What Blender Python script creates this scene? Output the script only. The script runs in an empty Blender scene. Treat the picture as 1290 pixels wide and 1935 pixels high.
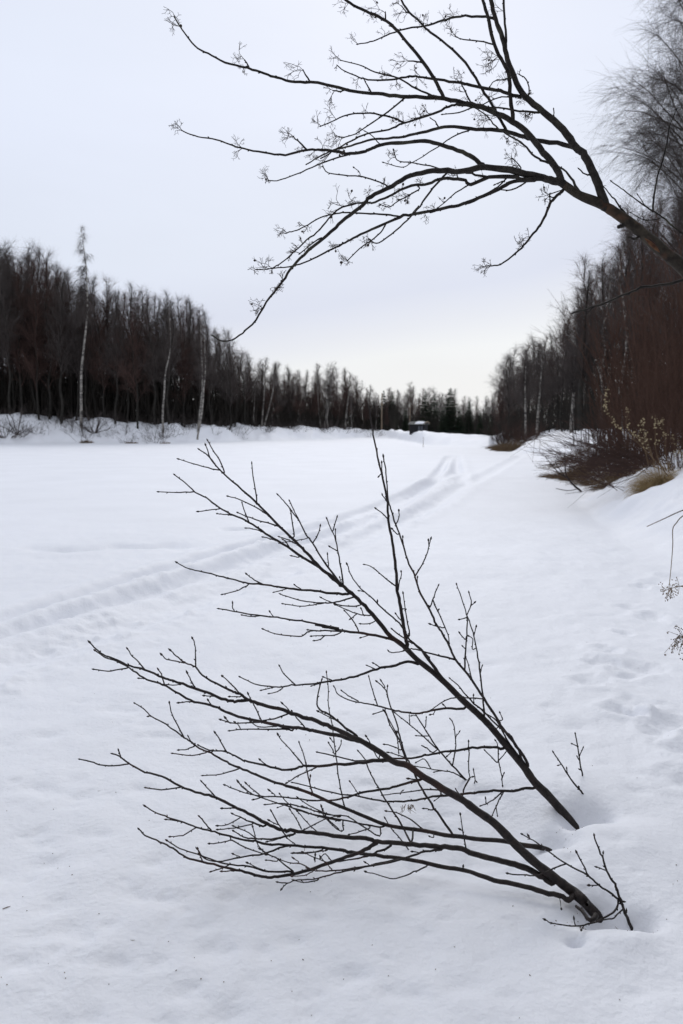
import bpy, math, random
import numpy as np
from mathutils import Vector

# ================================================================ camera, sky, sun, exposure
F = 1505.0                 # focal length in photograph pixels (1290 x 1935)
CAMZ = 1.55
HOR = 806.0                # pixel row of the horizon
PITCH = math.atan((967.5 - HOR) / F)
scene = bpy.context.scene
scene.render.resolution_x, scene.render.resolution_y = 683, 1024
cam = bpy.data.cameras.new('camera')
cam_ob = bpy.data.objects.new('camera', cam)
scene.collection.objects.link(cam_ob)
cam.sensor_fit = 'VERTICAL'
cam.sensor_height = 36.0
cam.lens = 36.0 * F / 1935.0
cam.clip_start, cam.clip_end = 0.05, 6000
cam_ob.location = (0, 0, CAMZ)
cam_ob.rotation_euler = (math.radians(90) - PITCH, 0, 0)
cam.dof.use_dof = True
cam.dof.focus_distance = 3.0
cam.dof.aperture_fstop = 4.8
scene.camera = cam_ob

SUN_EL, SUN_AZ = math.radians(34), math.radians(4)     # azimuth east of the view direction (+Y)
world = bpy.data.worlds.new("World"); scene.world = world; world.use_nodes = True
nt = world.node_tree; nt.nodes.clear()
def N(t, **kw):
    n = nt.nodes.new(t)
    for k, v in kw.items(): setattr(n, k, v)
    return n
def val(node, sock, v): node.inputs[sock].default_value = v
L = nt.links.new
out = N('ShaderNodeOutputWorld'); bg1 = N('ShaderNodeBackground'); bg2 = N('ShaderNodeBackground'); mixs = N('ShaderNodeMixShader')
sky = N('ShaderNodeTexSky', sky_type='NISHITA', sun_disc=False); sky.sun_elevation = SUN_EL; sky.sun_rotation = SUN_AZ
sky.air_density = 1.0; sky.dust_density = 3.0
L(sky.outputs[0], bg1.inputs[0]); val(bg1, 1, 0.08)
# closed cloud layer: brighter overhead, a clear pale streak low ahead
tc = N('ShaderNodeTexCoord'); sep = N('ShaderNodeSeparateXYZ'); L(tc.outputs['Generated'], sep.inputs[0])
def M2(op, a, b, c=None):
    n = N('ShaderNodeMath', operation=op)
    for i, s in enumerate((a, b, c)):
        if s is None: continue
        if isinstance(s, (int, float)): n.inputs[i].default_value = s
        else: L(s, n.inputs[i])
    return n.outputs[0]
noi = N('ShaderNodeTexNoise'); val(noi, 'Scale', 2.2); val(noi, 'Detail', 4.0); val(noi, 'Roughness', 0.45)
mp = N('ShaderNodeMapping'); mp.inputs['Scale'].default_value = (1, 1, 3.5); mp.inputs['Rotation'].default_value = (0, .16, 0)
L(tc.outputs['Generated'], mp.inputs[0]); L(mp.outputs[0], noi.inputs[0])
nz = M2('SUBTRACT', noi.outputs[0], 0.5)
t = M2('SUBTRACT', sep.outputs[2], M2('MULTIPLY', sep.outputs[0], 0.16))
t = M2('ADD', t, M2('MULTIPLY', nz, 0.07))
ramp = N('ShaderNodeValToRGB'); cr = ramp.color_ramp
def srgb(r, g, b):
    f = lambda c: (c/255/12.92) if c/255 <= .04045 else ((c/255+.055)/1.055)**2.4
    return (f(r), f(g), f(b), 1)
cr.elements[0].position = 0.0; cr.elements[0].color = srgb(238, 239, 240)
cr.elements[1].position = 1.0; cr.elements[1].color = srgb(236, 239, 246)
for p, c in ((0.07, (236, 239, 242)), (0.105, (225, 229, 238)), (0.15, (213, 219, 235)), (0.24, (218, 225, 239)), (0.36, (223, 230, 246)), (0.55, (224, 231, 246))):
    e = cr.elements.new(p); e.color = srgb(*c)
L(t, ramp.inputs[0]); L(ramp.outputs[0], bg2.inputs[0])
zen = N('ShaderNodeMapRange', interpolation_type='SMOOTHSTEP'); L(sep.outputs[2], zen.inputs[0])
val(zen, 'From Min', 0.45); val(zen, 'From Max', 1.0); val(zen, 'To Min', 1.0); val(zen, 'To Max', 0.95)
L(M2('MULTIPLY', M2('ADD', 1.0, M2('MULTIPLY', nz, 0.16)), zen.outputs[0]), bg2.inputs[1])
val(mixs, 0, 0.96); L(bg1.outputs[0], mixs.inputs[1]); L(bg2.outputs[0], mixs.inputs[2]); L(mixs.outputs[0], out.inputs[0])

sl = bpy.data.lights.new('sun', 'SUN'); sl.energy = 0.7; sl.angle = math.radians(24); sl.color = (1, .96, .9)
so = bpy.data.objects.new('sun', sl); scene.collection.objects.link(so)
dv = Vector((math.sin(SUN_AZ) * math.cos(SUN_EL), math.cos(SUN_AZ) * math.cos(SUN_EL), math.sin(SUN_EL)))
so.rotation_euler = dv.to_track_quat('Z', 'Y').to_euler(); so.location = (0, 0, 30)
vs = scene.view_settings; vs.view_transform = 'Standard'; vs.look = 'None'; vs.exposure = 0.07; vs.gamma = 1.0
# ---------------------------------------------------------------- traced limbs
# crop frames of the photograph in which the limb courses were measured: x0, y0, scale
CROPS = {'R1': (300, 0, 3.225), 'R2': (600, 0, 3.225), 'R3': (890, 0, 3.225), 'R4': (390, 300, 3.225),
         'R5': (700, 250, 3.225), 'R6': (990, 250, 4.3),
         'S1': (290, 800, 3.225), 'S2': (580, 800, 3.225), 'S3': (140, 1180, 3.225), 'S4': (440, 1180, 3.225),
         'S5': (740, 1180, 3.225), 'S6': (240, 1400, 3.225), 'S7': (540, 1440, 3.225), 'S8': (840, 1440, 3.225),
         'P': (0, 0, 1.0)}
# kind (S stem, B branch, t twig) r_root r_tip (half widths in photo px) then crop name and points, root first
ROWAN = '''
S 19 8.6 P 1420,640 1340,555 1288,503 1257,478 1222,448 1188,420 1153,396 1130,383 1095,369 1067,350
B 8.5 5 R6 330,425 280,395 R5 1120,300 1050,277 R5 900,243 700,210 560,235 380,235 P 777,331
B 5 1.2 P 777,331 740,351 700,372 R4 950,285 850,360 760,445 620,560 530,650 460,750 390,840 300,980 220,1060 150,1105 90,1110 40,1080
B 9.5 4 R6 660,600 600,420 540,280 480,170 R3 640,900 560,790 440,680 330,590 260,470 215,330 190,230 150,120 120,0 100,-120
B 8 5 R6 305,410 270,300 180,190 R3 430,920 350,820 250,740 130,680 0,635 R2 900,632
B 4.6 1.3 R2 900,632 770,602 550,590 400,575 250,560 0,505 R1 830,500 720,475 640,445 540,415 400,380 300,325 220,280 140,180 100,110
B 4.5 3.2 R2 1190,720 1175,600 1165,450 1130,380 1080,280 1040,130 1010,0 990,-100
B 2.6 2.3 R2 1150,270 1140,150 1130,0 1120,-100
B 2.8 1 R2 1075,112 1000,102 870,98 760,125 650,160 500,185 400,225 320,255 245,268
B 4 2.5 R2 770,600 710,480 620,350 520,230 420,130 320,80 220,30 130,-40
B 2.5 1.3 R3 410,685 250,670 130,655 50,645
B 4 1.5 R3 300,590 200,560 100,540 0,520 R2 880,505 770,490 640,470 560,465 450,485 310,488
t 1.6 1 R2 310,488 230,460 160,430 120,400
t 1.6 1.1 R2 1230,595 1120,590 1000,640
B 2.3 1 R2 720,590 600,540 500,480 350,440 250,395 140,368
t 1.8 1.1 R2 530,600 430,680 330,750 230,815 150,840
B 2.8 1.3 R2 950,650 860,640 800,650 690,700 530,750 430,790 300,815 200,860 100,915 R1 1040,935 990,965
t 2 1.1 R2 530,750 450,715 350,695 260,690 160,705 90,740 20,768
t 1.5 1 R2 945,655 860,685 760,697
B 5.5 3 R3 650,905 560,880 400,855 330,835 200,800 120,790 0,785 R2 800,772 700,790
B 3 1.2 R2 700,790 560,825 430,845 330,850 200,890 100,915 0,960 R1 900,1000
B 3.2 2 R2 1150,795 1100,710 1070,650 1000,540 920,410 820,300 690,200 620,130 540,50 480,-50
B 2.6 1.1 R3 470,990 390,955 320,880 240,830 150,770 100,710 30,660
B 5 2.6 R5 690,205 640,165 560,120 440,80 330,55 200,65 60,75 0,100 R2 290,920 200,935 100,920 0,912
B 2.6 1.1 R2 0,912 R1 900,912 770,945 640,930 510,905 430,880 350,852 240,835 140,795
t 1.7 1 R1 1200,930 1140,945 1000,990 900,1035 800,1075 720,1100 670,1100
t 2 1.2 R1 900,908 860,870 820,835
B 5 2 R5 1050,283 920,287 870,270 720,275 610,315 560,290 440,280 350,315 270,320 180,350 110,390 0,430
B 2 1.1 R5 0,430 R4 940,268 830,295 760,345 690,430 610,495 510,590 440,645 385,670 310,675
t 2.8 2 R5 720,274 640,258 560,240
B 4.5 2.5 R5 1000,290 870,300 780,345 660,400 540,445 410,470 250,500 180,515 0,595
B 2.5 1.1 R5 0,595 R4 890,485 830,520 740,560 650,610 540,650 400,670
B 2 1.1 R5 180,515 100,500 0,497 R4 870,328 790,335 700,355 620,400 550,435 490,453
t 1.5 1 R4 1090,400 1060,450 1000,500 930,550 860,620
B 2.2 1.2 R5 460,250 380,340 300,450 240,520 155,595 50,675 0,660
t 1.6 1 R5 820,290 750,350 650,395 560,430
t 1.5 1 R5 600,320 520,370 410,460
t 1.8 1.2 R5 940,310 860,350 790,350
t 1.6 1 R5 410,470 390,485 370,490
B 3.4 1.3 R5 1165,362 1110,410 1080,470 1050,540 990,620 930,690 880,740 790,805 720,815
t 2 1.2 R5 1090,440 1092,400 1090,385
t 1.4 .9 R5 1115,400 1090,380 1165,352
t 1.6 .9 R5 430,225 360,205 230,183 160,170 140,110
t 1.6 .8 R2 940,787 850,820 760,878 680,930 560,1000 510,1018 400,990
t 1.7 1 R4 1090,160 950,110 830,100 740,85 710,50
t 1.2 .6 R4 940,110 930,80 900,55
t 1.5 .9 R4 1290,190 1220,230 1150,270 1110,295 1060,280
t 2.8 1.8 R6 455,492 400,395 340,320 270,270
t 2.3 1 R6 820,660 770,600 740,550 700,510 650,440
B 2.2 1 R6 1330,850 1150,710 1050,640 980,600 860,510 790,455 710,400
B 2 .9 R6 1045,635 1060,480 1090,340 R3 1160,1000 1190,880 1210,770 1250,670
t 1.2 .7 R6 1100,700 1000,715 930,690 870,655
t 1.2 .7 R6 1000,610 960,560 925,510
B 3.5 1.6 R6 1360,1180 1200,1225 1080,1245 980,1255 880,1290 750,1350 620,1400 540,1425 390,1470
t 1.6 1 R6 560,1425 520,1455 470,1445
t 3 2 R6 905,868 875,860 848,852
t 6 4 R6 830,745 790,760 768,768
t 1.8 1.3 R6 525,347 480,330 450,300
t 1.5 1 R3 505,700 503,665
t 1.8 1.1 R2 1065,272 980,250 890,240 850,230
t 1.5 .9 R3 250,475 190,485 140,495 115,525
t 1.6 1 R2 740,780 715,740 690,720
t 2 1.1 R1 915,490 880,430
t 2 1.1 R1 548,410 525,370
t 1.8 1 R2 325,560 300,515 280,480
t 1.8 1.2 R2 625,378 560,370
t 2 1.2 R2 935,625 900,560 870,500
t 2 1.3 R1 1140,545 1110,558 1070,552
t 1.2 .8 R2 505,185 440,160
t 1.8 1.2 R2 415,125 412,80
t 1.5 1 R2 560,80 540,72 515,40
t 1.6 1.1 R3 350,580 352,530 330,480 295,455
t 1.6 1.1 R5 530,272 525,250
t 1.2 .9 R2 385,880 330,825 290,800
t 1.6 1 R5 800,300 760,318
t 1.5 1 R5 915,225 905,200 870,165
t 1.7 1.1 R4 700,480 640,520 570,577
t 1.2 .8 R4 1250,340 1290,290
'''
# fruit stalk clusters: crop, root x,y, far end x,y
CLUSTERS = '''
R1 100,110 75,30
R1 130,170 25,150
R1 525,370 425,280
R1 540,395 480,430
R1 880,430 765,355
R1 880,440 745,450
R1 1070,552 975,540
R1 1070,560 990,650
R1 1070,730 965,645
R1 990,765 915,715
R1 140,795 100,725
R1 140,800 55,795
R1 512,900 440,835
R1 512,910 425,940
R1 820,835 730,755
R1 820,845 715,845
R1 900,905 825,945
R1 670,1100 605,1040
R1 1110,845 1000,820
R1 1005,905 1050,800
R1 1040,940 985,1045
R1 950,905 920,1000
R2 140,368 60,300
R2 120,400 90,420
R2 255,470 185,525
R2 470,470 365,400
R2 440,440 370,460
R2 490,490 460,560
R2 600,470 640,540
R2 640,470 530,430
R2 560,370 445,340
R2 560,370 450,430
R2 245,268 175,200
R2 400,225 390,150
R2 415,80 300,0
R2 180,30 105,70
R2 320,80 320,130
R2 515,40 430,5
R2 560,80 440,90
R2 690,155 580,130
R2 660,150 630,75
R2 850,90 730,30
R2 850,90 720,120
R2 850,230 775,140
R2 850,230 775,190
R2 1110,350 960,290
R2 1100,380 1010,420
R2 1090,350 955,370
R2 870,500 780,440
R2 880,510 850,420
R2 900,560 800,560
R2 930,620 810,590
R2 1180,470 1080,480
R2 1010,560 940,590
R2 1060,600 1000,560
R2 1000,640 985,615
R2 740,620 680,620
R2 700,700 515,670
R2 700,700 600,670
R2 650,715 560,700
R2 530,750 430,735
R2 440,700 470,780
R2 330,700 235,670
R2 290,800 225,770
R2 150,840 30,820
R2 150,840 45,900
R2 470,960 390,970
R2 470,960 460,890
R2 1100,715 920,690
R2 1100,715 925,745
R2 1180,830 1100,840
R2 1240,850 1130,900
R2 1240,1035 1120,945
R2 1290,690 1215,720
R3 370,700 285,700
R3 370,700 330,760
R3 295,455 275,430
R3 345,575 380,550
R3 345,590 285,625
R3 190,65 90,20
R4 490,453 420,385
R4 490,453 415,465
R4 600,410 530,390
R4 640,420 600,450
R4 820,300 700,225
R4 800,300 700,345
R4 870,290 940,230
R4 900,260 820,240
R4 950,265 1010,290
R4 1000,240 985,180
R4 1110,230 1170,190
R4 1040,190 1130,130
R4 1200,235 1140,250
R4 1220,225 1200,270
R4 1060,280 1045,300
R4 710,50 680,40
R4 385,130 310,65
R4 385,130 335,155
R4 570,577 475,550
R4 560,530 510,515
R4 590,500 560,480
R4 500,590 505,635
R4 610,560 600,490
R4 380,670 265,640
R4 310,675 245,670
R4 400,660 310,615
R4 400,660 400,710
R4 460,740 470,670
R4 440,770 395,850
R4 440,780 450,840
R4 350,895 245,870
R4 330,890 255,940
R4 820,515 725,535
R4 890,485 875,515
R4 860,620 785,615
R4 860,620 810,565
R4 855,625 870,655
R4 1010,500 945,460
R4 1010,500 940,550
R4 1000,500 1000,545
R4 75,1108 30,1070
R4 90,1110 50,1155
R5 720,815 615,815
R5 740,810 650,855
R5 730,815 680,765
R5 935,685 840,620
R5 930,685 870,715
R5 980,632 885,610
R5 1090,390 1005,370
R5 1090,390 1040,430
R5 1090,385 1050,320
R5 870,165 795,135
R5 905,200 850,220
R5 525,265 465,255
R5 660,285 620,300
R5 690,270 650,235
R5 310,300 275,270
R5 240,370 140,410
R5 240,370 205,430
R5 120,455 40,430
R5 400,470 340,440
R5 330,485 285,520
R5 340,485 370,550
R5 450,410 410,405
R6 650,440 640,435
'''
SAP_P = '''
S 10 5.2 S5 1120,1235 960,1050 870,960 800,860 700,740 600,620 520,540 430,460 330,360 250,290 150,210 70,130 0,80
B 5 1.1 S5 0,80 S2 420,1190 330,1090 250,1020 160,940 80,880 0,790 S1 880,740 770,630 620,480 510,380 400,280 360,230 330,195 280,160
B 3.4 1.1 S1 1140,990 1080,935 990,865 880,800 780,730 680,670 580,600 490,560 400,515 320,455 250,415 190,360 130,315
t 1.5 1 S1 250,418 160,422 30,418
t 1.3 1 S1 400,520 330,530 275,538
t 1.4 1 S1 490,562 430,555 390,552
t 1.4 1 S1 578,600 555,540 540,485
t 1.4 1 S1 680,670 620,645 565,638
t 1.3 1 S1 750,715 700,700 670,695
t 1.3 1 S1 885,815 845,808
t 1.4 1 S1 830,765 810,725 790,710
t 1.5 1 S1 430,290 400,220 360,160 330,105
t 1.4 1 S1 400,280 350,220 318,135
t 1.5 1 S1 400,285 330,270 240,245 155,218
t 1.6 1 S1 630,485 612,360 598,245
t 1.5 1 S1 690,555 620,510 510,460 455,445
t 1.6 1 S1 770,632 690,605 590,575 515,545
t 1.5 1 S1 855,690 845,600 835,530
t 1.5 1 S1 890,745 820,710 770,692
B 2.2 1 S1 1140,975 1050,860 970,730 930,680 890,600 830,520 790,470 760,435
t 1.3 1 S1 890,600 850,520 830,475
t 1.3 .9 S1 970,730 1000,680 1015,628
t 1 .8 S1 935,700 860,715 775,727
t 1.2 .9 S1 1065,870 1060,800
B 1.7 1 S1 1157,980 1135,850 1110,710 1080,640 1058,585
t 1.2 1 S1 1095,650 1105,610 1118,573
t 1.2 1 S1 1110,705 1108,650
t 1.2 1 S1 1115,775 1075,752
t 1 .9 S1 1150,980 1135,942
B 3 1.1 S1 1205,1042 1170,1040 1080,1035 980,1020 880,1012 780,1000 690,985 580,975 500,955 400,930 300,905 210,885 145,850
t 1.4 1 S1 655,975 600,945 568,918
t 1.4 1 S1 580,980 520,1015 420,1042
t 1.3 1 S1 900,1012 860,985
t 1.3 1 S1 810,1008 735,1028
B 1.8 1 S1 1210,1062 1130,1085 1060,1095 970,1090 900,1080 830,1060 775,1043
t 1.3 1 S1 1040,1095 970,1105 900,1115 830,1105 790,1100
t 1.5 1 S1 1250,1112 1150,1110 1070,1085 1025,1065
t 1.5 1 S1 1310,1170 1240,1160 1160,1130 1110,1105
t 1.3 1 S1 1240,1160 1200,1190
t 1.4 1 S1 1250,1268 1215,1200 1165,1145
t 1.2 1 S2 410,1208 370,1222 328,1222
t 1.3 1 S2 345,1170 330,1130
B 3 1.2 S4 985,98 830,60 680,40 560,15 500,0 S1 1130,1250 1000,1225 930,1210 800,1190 710,1178 600,1165 490,1145 400,1130
t 1.2 1.1 S1 490,1140 480,1120 482,1100
t 1.4 1 S1 650,1172 590,1177 540,1168
t 1.2 .7 S1 735,1180 710,1150
t 1.8 1 S4 690,42 560,40 470,40 430,65 400,72 260,58 185,28
t 1.4 1 S4 660,45 620,65 560,68 480,70
t 1.4 1 S4 560,65 530,90 500,98
t 1.2 .9 S4 530,40 460,33
t 1.2 .9 S4 830,65 780,80
B 4.2 1.3 S4 1062,125 1045,50 S2 570,1120 550,1020 540,880 520,720 495,590 490,480 460,340 430,200 405,80 400,30 377,-97
t 1.6 1 S2 543,995 460,930 400,880 350,858
t 1.4 1 S2 555,1010 563,960 575,930 575,905
t 1.3 1 S2 490,580 460,550 420,520
t 1.4 1 S2 495,490 465,445 460,438
t 1.1 1 S2 458,300 440,320
t 1.3 1 S2 455,290 455,243
B 3.2 1.2 S5 830,850 760,740 690,650 640,570 560,450 490,340 390,215 350,130 300,40 270,0 S2 750,1140 680,1010 660,940 610,830 580,720 540,620 510,520 495,470 485,350 475,260 465,205
t 1.6 1 S2 660,930 720,820 755,705
t 1.1 1 S2 742,750 740,715
t 1.5 1 S2 750,1120 775,1050 800,990
t 1.5 1 S2 770,1085 800,1150 830,1220 860,1290 S5 350,110
t 1.1 1 S2 800,1140 800,1135
t 1.4 1 S2 830,1245 800,1240 755,1225
t 1.2 1 S2 592,745 583,695
t 1.3 1 S2 545,610 560,570 560,535
t 1.3 1 S2 550,675 520,645
t 1.3 1 S2 670,980 672,940
B 2.2 1 S5 562,560 555,440 540,300 520,170 500,70 480,0 S2 965,1140 940,1060 910,980
B 1.9 1 S5 445,270 450,150 460,0 S2 975,1170 1000,1100 988,1035
t 1.2 .9 S2 1000,1110 1018,1095
t 1.3 1 S2 975,1185 930,1195
t 1.2 .9 S5 497,70 515,15
t 1.3 1 S5 447,90 415,55
t 1.2 .9 S5 450,150 435,135
t 1.3 .9 S5 488,330 470,260 452,200
t 1.3 1 S5 542,290 550,255
t 1.2 .9 S5 490,150 495,90 470,70
B 2.4 1 S5 330,350 270,270 200,170 110,90 S2 560,1215 480,1150 400,1070 330,1010 270,930 245,860
t 1.2 .9 S2 345,1025 320,1020
t 1.2 1 S2 430,1100 430,1090
t 1.2 1 S2 570,1200 542,1162
t 1.8 1 S2 625,1290 605,1180 585,1035
t 1.2 .9 S2 605,1130 585,1130
B 2.2 1.3 S5 300,330 220,210 150,130 100,100 0,30
B 3.2 1 S5 160,240 100,225 0,255 S4 900,262 800,300 710,325 600,345 500,360 380,368 300,380 220,378 130,360 45,320
t 1.4 1 S4 378,365 310,300 285,255
t 1.3 .9 S4 305,382 270,410 225,420
t 1.2 1 S4 250,382 175,398
t 1.2 1 S4 862,270 820,250
t 1.2 1 S4 900,258 858,237
t 1.2 1 S4 540,355 480,375
t 1.2 1 S4 605,342 555,320
B 2.2 1 S5 385,215 270,185 160,155 110,150 60,165 0,170 S4 950,165
B 2.7 1 S5 440,512 340,510 240,525 150,545 80,535 0,520 S4 880,495 800,480 720,465 640,425 618,380
t 1.4 1 S4 760,468 700,430 665,405
t 1.4 1 S4 880,490 850,400 828,318
t 1.3 1 S4 925,523 860,543
t 1.6 1 S5 545,452 420,445 330,460 240,520
t 1.1 .9 S5 265,520 255,545 240,548
t 1.1 .9 S5 335,512 318,492
t 1.4 1 S4 925,525 960,620 1000,690 1010,780
B 2 1 S5 560,530 480,460 400,370 355,330
t 1.1 .9 S5 500,465 497,435
B 2.6 1.5 S5 800,850 770,760 730,690 650,620 570,540
B 2.2 1.2 S5 790,830 700,700 640,590 570,540
t 1.3 1 S5 650,585 675,580 660,540
t 1.2 .9 S5 640,632 605,625
B 3 1.2 S5 670,757 620,748 520,750 400,765 300,780 200,800 120,815 0,818 S4 850,825 740,830 620,800 515,778
t 1.1 .9 S5 375,765 340,800
t 1.4 1 S5 650,750 650,830 665,900 675,980
t 1.2 .9 S5 645,735 635,710
t 1.3 1 S5 650,830 690,785
t 1.3 1 S5 640,840 600,800 570,770
t 1.2 .9 S5 672,940 683,910
t 1.3 1 S5 470,750 470,810 468,900 475,940 440,1000
t 1.2 1 S5 470,750 468,715
B 3.4 1.2 S5 872,993 800,1000 740,1015 620,1015 500,1025 420,1035 300,1045 200,1060 100,1078 0,1078 S7 600,240 450,210 300,190 150,150 40,125
t 1.6 1 S5 430,1045 440,1000 470,940 488,930
t 1.3 1 S5 410,1030 390,1005
t 1.5 1 S5 682,1015 640,1100 600,1190
t 1.5 1 S5 682,1010 630,1060 590,1085 545,1105
t 1.2 .9 S5 575,1090 573,1065
t 1.2 .9 S5 635,1110 645,1165
t 1 .8 S5 300,1045 265,1072
t 1.6 1 S7 930,170 800,175 700,190 590,200
t 1.1 .8 S7 450,210 390,118
t 1 .8 S7 700,190 705,178
'''
SAP_Q = '''
S 5.5 3 S8 640,540 580,520 470,505 350,480 200,470 100,455 0,445 S7 850,420 700,400 600,380 500,340 380,290 280,250 160,195 60,160 0,145
B 3 1.1 S7 0,145 S6 880,245 760,195 660,155 590,120 510,75 440,45 380,0 S3 670,690 560,610 470,560 430,520 370,480
t 1.5 1 S3 670,690 610,580 590,530 580,480
t 1.4 1 S3 735,740 710,710 695,685
t 1.5 1 S3 735,742 690,760 640,765
t 1.5 1 S3 850,765 800,780 720,798 600,785
t 1.5 1 S3 1000,880 900,912 785,920
t 1.1 1 S3 470,560 455,560
t 1.6 1 S7 360,280 345,230 325,120 310,0 S4 620,740 605,620 580,490 580,400 570,290
t 1.3 1 S4 630,775 650,750 660,715
t 1.3 1 S4 620,790 600,750 585,725
t 1.2 .9 S4 612,720 598,698
t 1.6 1 S7 165,195 145,130 120,0 S4 450,880 430,790 402,720
t 1.2 .9 S7 145,130 148,90
B 2.2 1.1 S7 760,485 700,370 620,250 560,150 510,60 490,0 S4 820,840 765,775
t 1.5 1 S7 780,580 700,470 640,400 605,345
B 2.6 1.1 S7 1010,432 940,330 870,230 800,110 770,30 S4 1060,820 1020,700 1000,610 960,500 930,400 880,350
t 1.6 1 S4 1065,850 1010,700 950,580 920,525
t 1.4 1 S4 1022,765 980,745 925,730
t 1.3 1 S4 1050,815 1000,795 950,780
t 1.1 1 S4 940,440 940,380
t 1.1 1 S4 925,380 905,345
t 1.2 .9 S4 1000,690 1000,665
t 1.5 1 S7 840,412 760,350 680,310 615,300
t 1.5 1 S7 890,290 845,283
t 1.3 1 S7 900,440 900,458 880,455
B 2 1.1 S7 590,395 500,385 380,360 250,335 130,310 60,290 0,260
t 1.5 1 S7 570,450 480,400 370,330 250,320 100,270
t 1.5 1 S7 340,425 240,340 215,270
t 1.3 1 S7 95,410 60,340 25,290
t 1.3 1 S7 190,425 130,370 70,300
t 1.4 1 S7 510,400 450,425 390,440
t 1.5 1 S6 1290,485 1150,455 1050,420 920,380 800,340 740,310 680,255
t 1.4 1 S6 1290,460 1180,435 1070,405 950,380 840,390
t 1.3 1 S6 1190,435 1110,395 1040,345
t 1.3 .9 S6 1290,540 1220,470 1185,400
t 1.2 .9 S6 1010,410 960,360 930,325
t 1.2 .9 S6 1050,400 990,385 920,405
'''
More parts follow.
